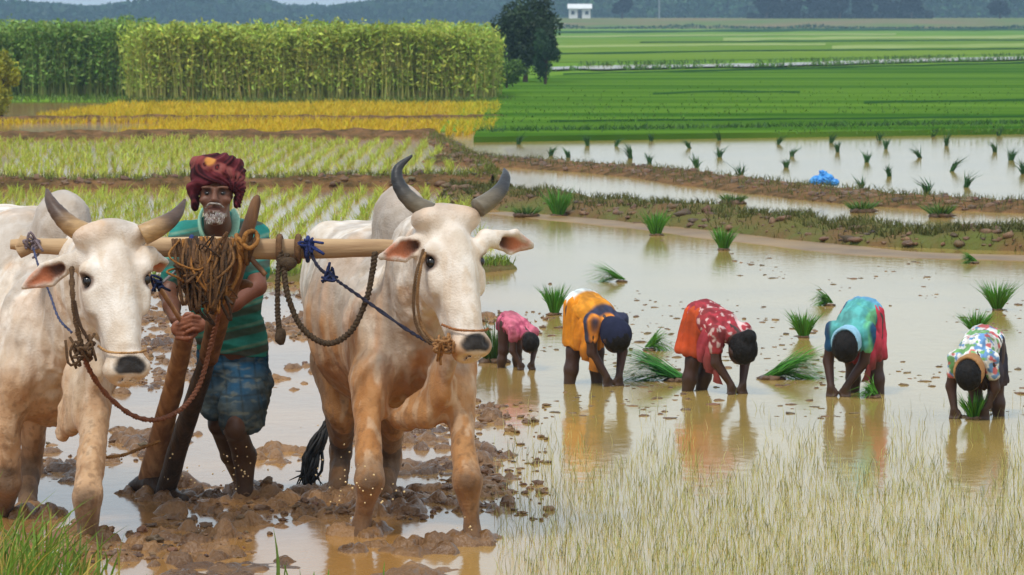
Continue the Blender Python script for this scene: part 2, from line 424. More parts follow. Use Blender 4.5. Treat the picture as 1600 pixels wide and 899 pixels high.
# ---- loose crumbs of turned mud
import bmesh
def ico(sub):
    bm = bmesh.new(); bmesh.ops.create_icosphere(bm, subdivisions=sub, radius=1.0)
    bm.verts.ensure_lookup_table()
    v = np.array([x.co[:] for x in bm.verts]); t = np.array([[a.index for a in f.verts] for f in bm.faces]); bm.free(); return v, t
IV, IT = ico(2)
def clods(pos, size, seed, flat=0.6, col=None):
    g = []
    for k in range(len(pos)):
        n = fbm(IV * 1.9 + k * 3.1 + seed * 50, 4, seed)
        an = rng.uniform(0, 6.283); ca, sa = math.cos(an), math.sin(an); e = rng.uniform(.65, 1.5)
        w = IV * A(e, 1 / e, flat * rng.uniform(.6, 1.25)) * (0.30 + 1.4 * np.abs(n - .5) * 2 ** .5 + .75 * n)[:, None] * size[k]
        v = np.stack([w[:, 0] * ca - w[:, 1] * sa, w[:, 0] * sa + w[:, 1] * ca, w[:, 2]], 1)
        g.append(v + pos[k])
    n = len(pos); v = np.concatenate(g); t = (np.arange(n)[:, None, None] * len(IV) + IT[None]).reshape(-1, 3)
    c = None if col is None else np.repeat(col, len(IV), 0)
    return v, None, t, c
M_clod = mat('clod_mud', (0.115, 0.06, 0.028), (0.24, 0.13, 0.06), scale=7, rough=0.4, rough2=0.7, bump=0.7, bscale=60, spec=0.5, attr=True)
m = 5200; cy = 14.6 + 18 * rng.random(m); cx = rng.uniform(-820, 60, m) * cy / F
den = fbm(np.stack([cx * 1.5, cy * 0.75, 0 * cx], 1), 3, 51); kk = den + .1 * rng.random(m) > .60; cx, cy = cx[kk], cy[kk]
sz = 0.006 + 0.026 * rng.random(len(cx)) ** 2.4; pos = np.stack([cx, cy, np.maximum(mud_z(cx, cy), 0) + sz * .2], 1)
o = put('mud_clods', clods(pos, sz, 5, 0.62, jit((0.95, 0.95, 0.95), len(pos), .2)), M_clod, smooth=False)
tag(o, 'loose brown crumbs of wet mud scattered over the ploughed field', 'mud', kind='stuff')
# thin flecks of mud and straw in the planted paddy
m = 1500; fy = rng.uniform(375, 655, m); fx = 790 + 900 * rng.random(m)
dn = fbm(np.stack([fx / 130, fy / 45, 0 * fx], 1), 3, 61); kk = dn > 0.5
fp = np.array([G(a, b) for a, b in zip(fx[kk], fy[kk])]); fs = 0.008 + 0.028 * rng.random(len(fp)) ** 2.5
o = put('mud_flecks', clods(fp, fs, 9, 0.35, jit((0.75, 0.78, 0.72), len(fp), .2)), M_clod)
tag(o, 'small dark flecks of mud breaking the water round the planters', 'mud', kind='stuff')

# ---- dry land
M_far = mat('far_field', srgb(116, 146, 50), srgb(92, 130, 44), scale=0.02, rough=0.95, spec=0, stretch=(1, 0.35, 1))
M_bank = mat('grass_bank', srgb(94, 128, 42), srgb(54, 92, 26), scale=0.3, rough=0.95, spec=0, bump=0.3, bscale=4, bdist=0.06, stretch=(0.12, 1, 1))
zf = 0.10
def gz(lst, z): return [G(a, b, z) for a, b in lst]
R0 = 772
poly('field_plain', [(-900, 1900, 0.02), (-900, 97.5, 0.02)] + [(-1.2, 97.5, .02)] + [(-1.4, 72.6, .02), (30, 79, .02), (900, 120, 0.02), (900, 1900, .02)], M_far, 0.4)
poly('green_field', gz([(740, 214), (1100, 208.5), (1700, 200), (2600, 190), (2600, 78), (1600, 97), (870, 118), (780, 128)], zf), M_bank, 0.3)
M_chan = M_water
def strip(name, pts, th, mt, z, seed, n=60, thick=.02):
    """a long field strip of uneven width along photo points lying on the plain"""
    c = spline(np.array([(a, b, 0) for a, b in pts], float), n)[:, :2]
    k = fbm(np.stack([c[:, 0] / 60, 0 * c[:, 0], 0 * c[:, 0]], 1), 3, seed); k2 = fbm(np.stack([c[:, 0] / 45, 0 * c[:, 0] + 9, 0 * c[:, 0]], 1), 3, seed)
    up_ = [G(x, y - th * (.15 + .75 * q_), z) for (x, y), q_ in zip(c, k)]; lo_ = [G(x, y + th * (.15 + .75 * q_), z) for (x, y), q_ in zip(c, k2)]
    return poly(name, lo_ + up_[::-1], mt, thick)
strip('irrigation_channel', [(850, 107), (1230, 100), (1600, 90), (2200, 79)], 4.0, M_water, 0.106, 151, thick=.004)
M_lime = mat('lime_field', srgb(116, 140, 50), srgb(96, 126, 44), scale=0.05, rough=0.95, spec=0, stretch=(.4, 1, 1))
M_pale = mat('pale_stubble', srgb(160, 170, 108), srgb(130, 150, 80), scale=0.05, rough=0.95, spec=0, stretch=(.3, 1, 1))
M_red = mat('fallow_soil', srgb(128, 112, 82), srgb(98, 120, 58), scale=0.05, rough=0.95, spec=0)
M_dgreen = mat('hedge_green', srgb(48, 86, 36), srgb(38, 68, 30), scale=0.05, rough=0.95, spec=0)
poly('rice_field_far', gz([(820, 98), (1240, 92), (2300, 70), (2300, 60), (820, 62)], .05), M_lime, .02)
strip('stubble_strip', [(1130, 61), (1500, 58), (2100, 54)], 4, M_pale, .06, 152)
strip('stubble_strip', [(820, 58), (1100, 55), (1400, 53.5)], 2, M_pale, .064, 153)
strip('stubble_strip', [(1300, 74), (1600, 71), (2100, 68)], 4.5, M_pale, .064, 154)
strip('stubble_strip', [(860, 73), (1100, 70), (1290, 69)], 2.5, M_pale, .068, 155)
rise = [(2, 640, .05), (420, 640, .05), (420, 690, 1.7), (420, 960, 1.75), (2, 960, 1.75), (2, 690, 1.7)]
me = bpy.data.meshes.new('far_rise'); me.from_pydata(rise + [(a, b, -.3) for a, b, _ in rise], [], [(0, 1, 2, 5), (5, 2, 3, 4), (1, 0, 6, 7), (2, 1, 7, 8), (3, 2, 8, 9), (4, 3, 9, 10), (5, 4, 10, 11), (0, 5, 11, 6)]); me.update()
o = link('far_rise', me, M_red); o['kind'] = 'structure'
strip('hedge_strip', [(820, 51), (1050, 49), (1330, 46.5), (1700, 46)], 3, M_dgreen, .078, 156)
strip('hedge_strip', [(1000, 66), (1300, 64), (1600, 62.5), (2100, 60)], 1.6, M_dgreen, .072, 157)
strip('hedge_strip', [(860, 84), (1200, 79), (1600, 76), (2100, 70)], 2.0, M_dgreen, .072, 158)
strip('hedge_strip', [(880, 116), (1230, 107), (1600, 98), (2100, 84)], 2.2, M_dgreen, .112, 159, thick=.004)
strip('hedge_strip', [(1020, 146), (1130, 143), (1250, 144)], 2.4, M_dgreen, .108, 160, thick=.004)
strip('hedge_strip', [(860, 189), (1200, 186), (1500, 183), (1900, 176)], 2.6, M_dgreen, .108, 161, thick=.004)
strip('hedge_strip', [(1350, 160), (1600, 156), (1900, 152)], 3.0, M_dgreen, .108, 162, thick=.004)

# ---- bunds: low earth dykes between the paddies
M_bund = mat('bund_soil', srgb(132, 98, 64), srgb(84, 68, 40), scale=5, rough=0.95, bump=1.0, bscale=14, bdist=0.08, spec=.1)
M_bundg = mat('bund_turf', srgb(92, 98, 40), srgb(110, 84, 48), scale=2.2, rough=0.9, bump=0.8, bscale=16, bdist=0.04)
M_grass = mat('grass_blades', (1, 1, 1), (0.8, 0.85, 0.75), scale=3, rough=0.55, attr=True, transl=0.25)
def bund(name, pts, wid, hgt, mt, seed, label=None):
    n = max(40, int(np.linalg.norm(np.diff(np.array(pts), axis=0), axis=1).sum() / 0.12)); m = 17
    c = spline(pts, n); t = np.gradient(c, axis=0); t /= np.linalg.norm(t, axis=1, keepdims=True)
    s = np.stack([-t[:, 1], t[:, 0], 0 * t[:, 0]], 1); k = np.linspace(-1, 1, m)
    wd = np.interp(np.linspace(0, 1, n), np.linspace(0, 1, len(wid)), wid)
    wn = wd[:, None] * (0.78 + 0.44 * fbm(np.stack([c[:, 0], c[:, 1], 0 * c[:, 0]], 1) * 1.1, 3, seed))[:, None]
    off = k[None] * wn
    off = off + (fbm(np.stack([c[:, 0], c[:, 1], 0 * c[:, 0] + 7], 1) * .9, 3, seed + 3) - .5)[:, None] * 0.5 * wd[:, None]
    v = c[:, None] + s[:, None] * off[..., None]
    hh = hgt * np.clip(1 - np.abs(k) ** 2.2, 0, 1)[None] * (0.35 + 1.0 * fbm(v * A(2.5, 2.5, 1), 4, seed + 5) + .55 * (fbm(v * A(8, 8, 1), 3, seed + 6) - .4)) - 0.03 * (np.abs(k) > .93)[None]
    v = v.copy(); v[..., 2] = hh
    i = np.arange(n - 1)[:, None] * m; j = np.arange(m - 1)[None]
    q = np.stack([i + j, i + m + j, i + m + j + 1, i + j + 1], -1).reshape(-1, 4)
    o = put(name, (v.reshape(-1, 3), q), mt); o['kind'] = 'structure'
    return v
def on_bund(v, n, lo=0.2, hi=0.8):
    a = rng.integers(0, v.shape[0] - 1, n); b = (rng.uniform(lo, hi, n) * (v.shape[1] - 1)).astype(int)
    f = rng.random((n, 1)); return v[a, b] * (1 - f) + v[a + 1, b] * f
def grass_on(name, base, h, col, label, lean=0.35, w=0.012):
    n = len(base); d = np.stack([rng.normal(0, .25, n), rng.normal(0, .25, n), np.ones(n)], 1)
    bd = np.stack([rng.normal(0, lean, n), rng.normal(0, lean, n), np.full(n, -.15)], 1)
    o = put(name, blades(base, d, h * rng.uniform(.5, 1.2, n), w, bd, jit(col, n, .25)), M_grass)
    return tag(o, label, 'grass', kind='stuff')
b1 = bund('bund', gz([(715, 312), (790, 321), (1000, 340), (1200, 362), (1400, 380), (1600, 388), (1850, 396)], 0), (.3, .6, .6, .55, .55, .55, .55), 0.19, M_bundg, 71)
b2 = bund('bund.001', gz([(700, 252), (800, 258), (1000, 273), (1200, 296), (1400, 317), (1600, 328), (1850, 334)], 0), (.5, .6, .6, .7, .8, .8, .8), 0.10, M_bund, 72)
b3 = bund('bund.002', gz([(-800, 300), (-300, 297), (0, 295), (300, 292), (600, 290), (770, 291)], 0), (.4, .4, .35, .35, .35, .3), 0.14, M_bund, 73)
b4 = bund('bund.003', gz([(-900, 220), (-300, 218), (100, 216.5), (500, 215), (680, 214)], 0), (.6, .6, .6, .6, .6), 0.14, M_bund, 74)
b5 = bund('bund.004', gz([(672, 214), (715, 238), (760, 268), (778, 292)], 0), (.25, .22, .2, .2), 0.08, M_bund, 75)
b6 = bund('bund.005', gz([(-900, 191), (-200, 190), (300, 189), (790, 188)], 0), (.4, .4, .4, .4), 0.12, M_bund, 76)
grass_on('bund_grass', np.vstack([on_bund(b1, 6000, .25, .75), on_bund(b1, 900, .0, .4)]), 0.10, srgb(98, 98, 46), 'short olive turf along the nearer dyke')
grass_on('bund_grass', np.vstack([on_bund(b2, 2600, .1, .9)]), 0.10, srgb(104, 104, 50), 'sparse dry turf on the bare brown dyke by the pond')
grass_on('bund_grass', np.vstack([on_bund(b3, 2600, .3, .9), on_bund(b5, 700)]), 0.12, srgb(110, 116, 44), 'turf tufts on the dyke between the two pale rice plots')
cb = np.vstack([on_bund(b2, 700, .1, .9), on_bund(b1, 260, .0, .4), on_bund(b3, 260, .1, .9), on_bund(b5, 120, .1, .9)])
o = put('dyke_clods', clods(cb, .02 + .06 * rng.random(len(cb)) ** 2.5, 15, .6, jit((.9, .9, .88), len(cb), .25)), M_clod)
tag(o, 'crumbled earth clods along the paddy dykes', 'earth', kind='stuff')
# wet margin in front of the near dyke
M_silt = mat('silt_margin', srgb(150, 118, 70), srgb(118, 90, 52), scale=1.5, rough=0.45, spec=0.4, bump=.4, bscale=20)
bm_ = bund('silt_margin', gz([(780, 333), (1000, 353), (1200, 377), (1400, 397), (1600, 404), (1850, 411)], 0), (.25, .4, .4, .45, .5, .5), 0.012, M_silt, 77)
# grassy rim behind the ploughed field
e1 = bund('field_rim', gz([(-700, 444), (-200, 442), (150, 440), (420, 438), (560, 436), (700, 428), (790, 420)], 0), (.3, .3, .3, .28, .25, .2, .12), 0.07, M_bundg, 78)
grass_on('rim_grass', on_bund(e1, 2600), 0.09, srgb(120, 140, 50), 'green tufts along the rim behind the ploughed mud')

# ---- rice standing in the left-hand plots
def rice(name, rows, xr, sx, sy, hgt, col, label, nb=9, spread=.06, hole=None, w=0.011):
    ys = np.arange(rows[0], rows[1], sy); pts = []
    for y in ys:
        x0, x1 = xr(y); x = np.arange(math.floor(x0 / sx) * sx, x1, sx)
        pts.append(np.stack([x + rng.normal(0, sx * .11, len(x)), y + rng.normal(0, sy * .2, len(x)), 0 * x], 1))
    p = np.concatenate(pts)
    p = p[rng.random(len(p)) < 0.94]
    if hole is not None: p = p[~hole(p)]
    vig = 0.55 + 0.9 * fbm(p * A(.5, .25, 1), 3, 91)
    p = np.repeat(p, nb, 0); vig = np.repeat(vig, nb); n = len(p)
    p = p + np.stack([rng.normal(0, .018, n), rng.normal(0, .018, n), np.full(n, -.02)], 1)
    d = np.stack([rng.normal(0, .22, n), rng.normal(0, .22, n), np.ones(n)], 1)
    bd = np.stack([rng.normal(0, .35, n), rng.normal(0, .3, n), rng.uniform(-.3, 0, n)], 1)
    o = put(name, blades(p, d, hgt * vig * rng.uniform(.6, 1.15, n), w, bd, jit(col, n, .2)), M_grass)
    return tag(o, label, 'rice', kind='stuff')
rice('rice_crop', (33.2, 48.3), lambda y: (-1150 * y / F, -42 * y / F), .27, .32, .17, srgb(180, 194, 78), 'bright green young rice just behind the plough team', 10, w=.013)
rice('rice_crop', (51.5, 68), lambda y: (-1150 * y / F, np.interp(y, [51, 69.5], [-50, -145]) * y / F), .30, .46, .17, srgb(184, 196, 80), 'pale green young rice in the second plot beyond the dyke', 10, w=.017)
yel = lambda p: (fbm(p * A(.35, .3, 1), 3, 95) > .60) & (p[:, 0] < -7)
rice('rice_crop', (70.5, 79.8), lambda y: (-1150 * y / F, -20 * y / F), .20, .30, .20, srgb(212, 182, 36), 'yellow ripe rice plot in front of the tall green crop', 8, hole=yel, w=.022)
rice('rice_crop', (82.5, 94), lambda y: (np.interp(y, [80, 94], [-760, -600]) * y / F, -20 * y / F), .20, .34, .20, srgb(210, 184, 40), 'yellow ripe rice plot nearest the tall green crop', 10, w=.026)

# ---- sparse seedlings, with pale blades added as streaks of reflected sky
n = 26000; sy = 622 + 358 * rng.random(n) ** 0.85; sxp = rng.uniform(770, 1850, n)
kd = fbm(np.stack([sxp / 90, sy / 70, 0 * sxp], 1), 3, 101)
gap = np.zeros(n, bool)
for (gx, gy, rx, ry) in ((955, 675, 46, 55), (1140, 685, 55, 60), (1345, 680, 48, 55), (1525, 715, 42, 60)):   # blades thinned in the shape of the planters' reflections
    gap |= (((sxp - gx) / rx) ** 2 + ((sy - gy) / ry) ** 2 < 1) & (rng.random(n) < .93)
kk = (kd > .16 + .12 * rng.random(n)) & ~gap & (rng.random(n) < sstep(625, 760, sy) * .85 + .08) & (sxp > 755 + 190 * rng.random(n) ** 1.5)
bp_ = np.array([G(a, b, -.01) for a, b in zip(sxp[kk], sy[kk])]); n = len(bp_)
d = np.stack([rng.normal(0, .1, n), rng.normal(0, .1, n), np.ones(n)], 1); bd = np.stack([rng.normal(.0, .22, n), rng.normal(0, .2, n), np.full(n, -.1)], 1)
cc = np.where(rng.random((n, 1)) < .62, jit(srgb(200, 196, 134), n, .12), jit(srgb(124, 124, 60), n, .2))
o = put('seedlings_and_streaks', blades(bp_, d, rng.uniform(.03, .10, n), 0.0030, bd, cc), M_grass)
tag(o, 'thin seedlings and added pale blades for reflected-sky streaks at lower right', 'seedlings', kind='stuff')

# ---- turf on the far green field edge
n = 4000; tx = rng.uniform(745, 1900, n); ty = 128 + 82 * rng.random(n) ** .6
tp = np.array([G(a, b, zf) for a, b in zip(tx, ty)])
gm = fbm(tp * A(.12, .06, 1), 3, 111); kk = gm > .46
o = grass_on('field_turf', tp[kk], .06, srgb(88, 126, 36), 'green turf covering the bank beyond the pond', w=.03)
n = 3500; tx = rng.uniform(745, 1900, n); eb = np.interp(tx, [740, 1100, 1700, 2600], [214, 208.5, 200, 190])
tp = np.array([G(a, b, 0.0) for a, b in zip(tx, eb + rng.normal(-.5, 1.2, n))])
grass_on('bank_edge_grass', tp, .22, srgb(60, 96, 38), 'dark rough grass along the far shore of the pond', w=.03)

n = 2600; cxp = rng.uniform(850, 1900, n); cyp = np.interp(cxp, [850, 1230, 1600, 2200], [107, 100, 90, 79]) + np.where(rng.random(n) < .5, -3.2, 3.4) + rng.normal(0, .9, n)
kk = fbm(np.stack([cxp / 40, cyp / 6, 0 * cxp], 1), 3, 171) > .42
grass_on('channel_grass', np.array([G(a_, b_, .1) for a_, b_ in zip(cxp[kk], cyp[kk])]), .22, srgb(84, 116, 44), 'tufts of grass along the pale irrigation channel', w=.06)
# ================================================================== THE BULLOCKS
M_hide = mat('bull_hide', (1, 1, 1), (0.84, 0.80, 0.75), scale=14, rough=0.68, bump=0.45, bscale=120, spec=0.25, attr=True, sheen=0.12, bdist=0.008)
M_horn = mat('horn', (1, 1, 1), (0.7, 0.68, 0.66), scale=24, rough=0.42, bump=0.4, bscale=60, spec=0.4, attr=True, stretch=(1, 1, 3), bdist=.004)
M_eye = mat('bull_eye', (0.012, 0.008, 0.006), rough=0.12, spec=0.6)
M_switch = mat('tail_hair', (0.012, 0.011, 0.011), (0.03, 0.026, 0.022), scale=30, rough=0.5, attr=False)
CREAM = A(*srgb(238, 228, 216)); TAN = A(*srgb(188, 134, 80)); ORANGE = A(*srgb(178, 118, 60)); GREY = A(*srgb(176, 164, 152)); DARK = A(0.045, 0.036, 0.03)
MUDC = A(*srgb(96, 72, 50)); EARIN = A(*srgb(196, 120, 84)); EARDK = A(*srgb(78, 48, 34))

def bull(spec):
    s = spec; px = lambda k: P(*s[k]) if not isinstance(s[k], list) else [P(*q) for q in s[k]]
    ch, ba, ru = px('chest'), px('barrel'), px('rump')
    ax = nrm((ru - ch) * A(1, 1, 0)); lat = nrm(np.cross(A(0, 0, 1), ax)); 
    if lat[0] < 0: lat = -lat
    allp = [ch, ba, ru, px('poll'), px('muzzle')] + sum([px(k) for k in ('legs_fl', 'legs_fr', 'legs_hl', 'legs_hr', 'tail')], []) + [P(*s['ears'][k][1]) for k in (0, 1)]
    lo = np.min(allp, 0) - A(.42, .42, .05); hi = np.max(allp, 0) + A(.42, .42, .42)
    lo[2] = -0.07
    B = Body(lo, hi, 0.0085)
    up = A(0, 0, 1)
    # ---- trunk
    B.el(ch, ba, s['r_chest'], s['r_barrel'], lat, k=.06)
    B.el(ba, ru, s['r_barrel'], s['r_rump'], lat, k=.08)
    hips = ru + up * (s['r_rump'][1] * .72)
    for sg in (-1, 1): B.ell(hips + lat * sg * s['r_rump'][0] * .6 - ax * .1, (.075, .10, .07), (lat, ax, up), k=.12)
    B.ell(ch + up * -.02 + lat * -.14, (.15, .2, .27), (lat, ax, up), k=.10)      # shoulder blades
    B.ell(ch + up * -.02 + lat * .14, (.15, .2, .27), (lat, ax, up), k=.10)
    h = px('hump'); B.ell(h, s['r_hump'], (lat, ax, up), k=.09)
    po, mz = px('poll'), px('muzzle')
    dn = nrm(mz - po); hs = s['hscale']
    l = nrm(A(math.cos(s['hyaw']), math.sin(s['hyaw']), 0)); l = nrm(l - dn * (l @ dn)); l = nrm(l * math.cos(s.get('roll', 0)) )
    fr = np.cross(l, dn); fr = fr if fr[1] < 0 else -fr        # out of the face
    hw = s.get('hw', .95); hp = lambda a, b, c: po + hs * (l * a * hw + dn * b + fr * c)    # lateral, down the face, out of the face
    # ---- neck, throat and dewlap
    nb = px('neck')
    B.el(nb, hp(0, .10, -.16), s['r_neck'], (.12, .15), lat, k=.10)
    B.el(ch + A(0, -.05, .05), nb, (.17, .25), s['r_neck'], lat, k=.1)
    dl = px('dewlap')
    for i in range(len(dl) - 1): B.el(dl[i], dl[i + 1], s['r_dew'][i], s['r_dew'][i + 1], lat, k=.07)
    # ---- legs
    for key, rk in (('legs_fl', 'rf'), ('legs_fr', 'rf'), ('legs_hl', 'rh'), ('legs_hr', 'rh')):
        q = px(key); r = s[rk]
        for i in range(len(q) - 1): B.el(q[i], q[i + 1], (r[i][0], r[i][1]), (r[i + 1][0], r[i + 1][1]), lat, k=.07 if i == 0 else .022)
    t = px('tail'); B.chain(t, [.035, .026, .02, .015, .012][:len(t)], .03)
    # ---- head
    H_ = lambda: None
    B.el(hp(0, .03, -.085), hp(0, .21, -.075), (.10 * hw, .085), (.122 * hw, .09), l, k=.03)
    B.ell(hp(0, .012, -.055), np.array((.066, .045, .045)) * hs, (l, dn, fr), k=.05)
    B.el(hp(0, .18, -.075), hp(0, .47, -.062), (.104 * hs * hw, .088 * hs), (.060 * hs, .060 * hs), l, k=.04)
    B.el(hp(0, .10, -.004), hp(0, .44, -.008), (.035, .022), (.026, .018), l, k=.05)        # nasal ridge
    B.ell(hp(0, .525, -.052), np.array((.083, .055, .062)) * hs, (l, dn, fr), k=.035)
    B.el(hp(0, .20, -.185), hp(0, .535, -.105), (.07 * hs, .065 * hs), (.05 * hs, .034 * hs), l, k=.04)
    for sg in (-1, 1):
        B.ell(hp(sg * .078, .22, -.14), np.array((.04, .10, .085)) * hs, (l, dn, fr), k=.05)
        B.ell(hp(sg * .108, .155, -.042), np.array((.032, .035, .035)) * hs, (l, dn, fr), k=.04)
        B.ell(hp(sg * .104, .25, -.07), np.array((.02, .06, .03)) * hs, (l, dn, fr), k=.04)
        B.ell(hp(sg * .09, .02, -.06), np.array((.055, .04, .05)) * hs, (l, dn, fr), k=.05)
        B.ell(hp(sg * .122, .193, -.048), np.array((.018, .026, .022)) * hs, (l, dn, fr), k=.018, sub=True)
        B.ell(hp(sg * .047, .525, .006), np.array((.016, .02, .022)) * hs, (nrm(l + .6 * sg * dn), nrm(dn - .6 * sg * l), fr), k=.012, sub=True)
    B.el(hp(-.075, .567, -.05), hp(.075, .567, -.05), (.03, .005), (.03, .005), fr, k=.008, sub=True)
    ear_ax = []
    for (e0, e1) in s['ears']:
        a, b = P(*e0), P(*e1); d = nrm(b - a); L = np.linalg.norm(b - a)
        nf = nrm(np.cross(d, np.cross(A(.0, -1, -.25), d)))      # opening faces camera side and down
        w = np.cross(d, nf); m = a + d * L * .5
        B.cone(a - d * .03, a + d * L * .2, .038, .034, .04)
        B.el(a + d * L * .12, a + d * L * .5, (.038, .022), (.058, .022), w, k=.02); B.el(a + d * L * .5, a + d * L * .98, (.058, .022), (.014, .012), w, k=.012)
        B.el(a + d * L * .22 + nf * .018, a + d * L * .5 + nf * .020, (.026, .018), (.042, .018), w, k=.01, sub=True); B.el(a + d * L * .5 + nf * .02, a + d * L * .88 + nf * .022, (.042, .018), (.012, .016), w, k=.01, sub=True)
        ear_ax.append((m, d, w, nf, L))
    v, q = B.mesh(2)
    n = normals(v, q)
    # folds of loose skin on neck and chest, ribs and muscle on the flank
    ridge = lambda p, o_, sd: np.abs(fbm(p, o_, sd) - .5) * 2
    dh = np.linalg.norm(v - hp(0, .25, -.08), axis=1); offh = sstep(.20, .32, dh)
    msk = sstep(.62, .25, np.linalg.norm((v - (nb + ch) / 2) * A(1, .8, .9), axis=1)) * (v[:, 2] > .35) * offh
    sa = (v - ba) @ ax; fl = sstep(.28, .05, np.abs(sa)) * sstep(.25, .10, np.abs(v[:, 2] - ba[2])) * sstep(.12, .22, np.abs((v - ba) @ lat))
    leg = sstep(.55, .35, v[:, 2])
    dsp = (fbm(v * A(18, 18, 3.5), 3, 5) - .5) * .030 * msk - ridge(v * A(17, 17, 5), 3, 18) * .022 * msk + (fbm(v * 8, 4, 8) - .5) * .026 * offh
    dsp = dsp + .0055 * np.sin(sa / .075 * 2 * math.pi + 3 * fbm(v * 3, 2, 4)) * fl - ridge(v * A(24, 24, 7), 3, 28) * .010 * leg + (fbm(v * 22, 3, 38) - .5) * .006
    v = v + n * dsp[:, None]
    # ---- colours: cream hide, ochre mud dried on from below, grey on the hump
    nz = fbm(v * 5, 4, s['seed']); nz2 = fbm(v * A(11, 11, 5), 4, s['seed'] + 9); zr = v[:, 2]
    c = np.repeat(CREAM[None], len(v), 0)
    def lay(col, f):
        nonlocal c; f = np.clip(f, 0, 1)[:, None]; c = c * (1 - f) + np.asarray(col)[None] * f
    hd = np.linalg.norm(v - hp(0, .25, -.08), axis=1); offh = sstep(.20, .33, hd)
    n3 = fbm(v * A(13, 13, 7), 4, s['seed'] + 3); n4 = fbm(v * A(26, 26, 4), 3, s['seed'] + 5); n5 = fbm(v * 48, 3, s['seed'] + 6)
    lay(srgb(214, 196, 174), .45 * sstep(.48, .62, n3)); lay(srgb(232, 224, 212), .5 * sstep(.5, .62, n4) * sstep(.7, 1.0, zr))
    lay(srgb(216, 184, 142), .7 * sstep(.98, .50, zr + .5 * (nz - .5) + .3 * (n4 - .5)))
    lay(TAN, s['mud'] * .95 * sstep(s['mudtop'], s['mudtop'] - .40, zr + .6 * (nz - .5) + .35 * (n3 - .5)) * offh)
    lay(ORANGE, s['mud'] * .5 * sstep(.50, .60, nz2) * sstep(s['mudtop'] + .15, s['mudtop'] - .35, zr + .3 * (n4 - .5)) * offh)
    lay(srgb(216, 190, 160), .5 * sstep(.54, .66, n4) * sstep(.2, .35, zr))
    lay(srgb(208, 160, 112), .5 * sstep(.52, .64, fbm(v * A(4, 4, 7), 3, 77)) * sstep(.75, 1.1, zr) * offh)
    lay(GREY, .75 * sstep(.24, .10, np.linalg.norm(v - h, axis=1) - .06))
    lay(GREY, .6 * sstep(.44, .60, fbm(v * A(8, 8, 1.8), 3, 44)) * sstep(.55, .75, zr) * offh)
    lay(MUDC * 1.1, .4 * sstep(.60, .68, n5) * sstep(.85, .35, zr)); lay(srgb(150, 106, 64), .5 * sstep(.56, .64, fbm(v * A(30, 30, 12), 3, 88)) * sstep(.75, .3, zr))
    for key, kz, amt in s['knees']:
        kp = P(*s[key][2]); d3 = np.linalg.norm((v - kp) * A(1, 1, 0), axis=1)
        lay(MUDC * 1.3, .6 * amt * sstep(kz, kz - .08, zr + .12 * (nz - .5)) * (d3 < .2))
        lay(DARK * 1.2, .75 * amt * sstep(.03, .0, np.abs(zr - kp[2]) - .05 + .08 * (nz2 - .5)) * (d3 < .12) * sstep(-.01, -.05, v[:, 1] - kp[1] + .03))
    lay(MUDC, .75 * sstep(.16, .05, zr + .15 * (nz2 - .5)))
    # face marks
    q3 = lambda a, b, cc, r: np.linalg.norm(((v - hp(a, b, cc)) @ np.stack([l, dn, fr], 1)) / (np.array(r) * hs), axis=1)
    lay(srgb(220, 202, 184), .4 * sstep(.42, .6, nz2) * sstep(.33, .25, hd))
    lay(DARK * .6, sstep(1.15, .85, q3(0, .535, .012, (.072, .040, .045))))
    lay(srgb(236, 214, 190), sstep(1.2, .9, q3(0, .575, -.06, (.07, .022, .07))) * .9)
    for sg in (-1, 1):
        lay(srgb(120, 96, 84), .85 * sstep(1.25, .8, q3(sg * .122, .195, -.045, (.036, .034, .036))))
        lay(DARK, sstep(1.15, .8, q3(sg * .122, .193, -.045, (.022, .024, .024))))
    for (m, d, w, nf, L) in ear_ax:
        r = (v - m) @ np.stack([d, w, nf], 1); f = sstep(1.0, .7, np.sqrt((r[:, 0] / (L * .5)) ** 2 + (r[:, 1] / .05) ** 2)) * sstep(.016, .006, r[:, 2]) * sstep(-.02, -.004, r[:, 2])
        f = f * (n @ nf > -.1); lay(EARIN, f); lay(EARDK, f * sstep(.02, -.05, r[:, 0] + .05 * (nz2 - .5)))
    base = A(ch[0], ch[1], 0)
    T = thing('bullock', s['label'], 'bullock', base, 'pair of yoked plough bullocks')
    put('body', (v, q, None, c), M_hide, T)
    for sg in (-1, 1):
        ev = IV * .021 * hs; put('eye', (hp(sg * .110, .193, -.050) + ev, None, IT), M_eye, T)
    for k, hpts in enumerate(s['horns']):
        pts = [P(*z) for z in hpts]; g = tube(pts, s['rhorn'], 40, 14)
        tt = np.append(np.repeat(np.linspace(0, 1, 40), 14), [0, 1])
        gv = g[0] + (fbm(np.stack([tt * 26, 0 * tt, 0 * tt], 1), 2, 3) - .5)[:, None] * .003
        hc = np.array(s['hornc'][0])[None] * (1 - sstep(.15, .5, tt))[:, None] + np.array(s['hornc'][1])[None] * sstep(.15, .5, tt)[:, None]
        put('horn', (gv, g[1], g[2], hc), M_horn, T)
    if 'switch' in s:
        pts = [P(*z) for z in s['switch']]; g = []
        for k in range(60):
            o = rng.normal(0, .018, (len(pts), 3)) * np.linspace(.5, 1.5, len(pts))[:, None]
            g.append(tube([a + b for a, b in zip(pts, o)], [.006, .009, .008, .002], 10, 5))
        put('tail_switch', merge(*g), M_switch, T)
    return T, hp

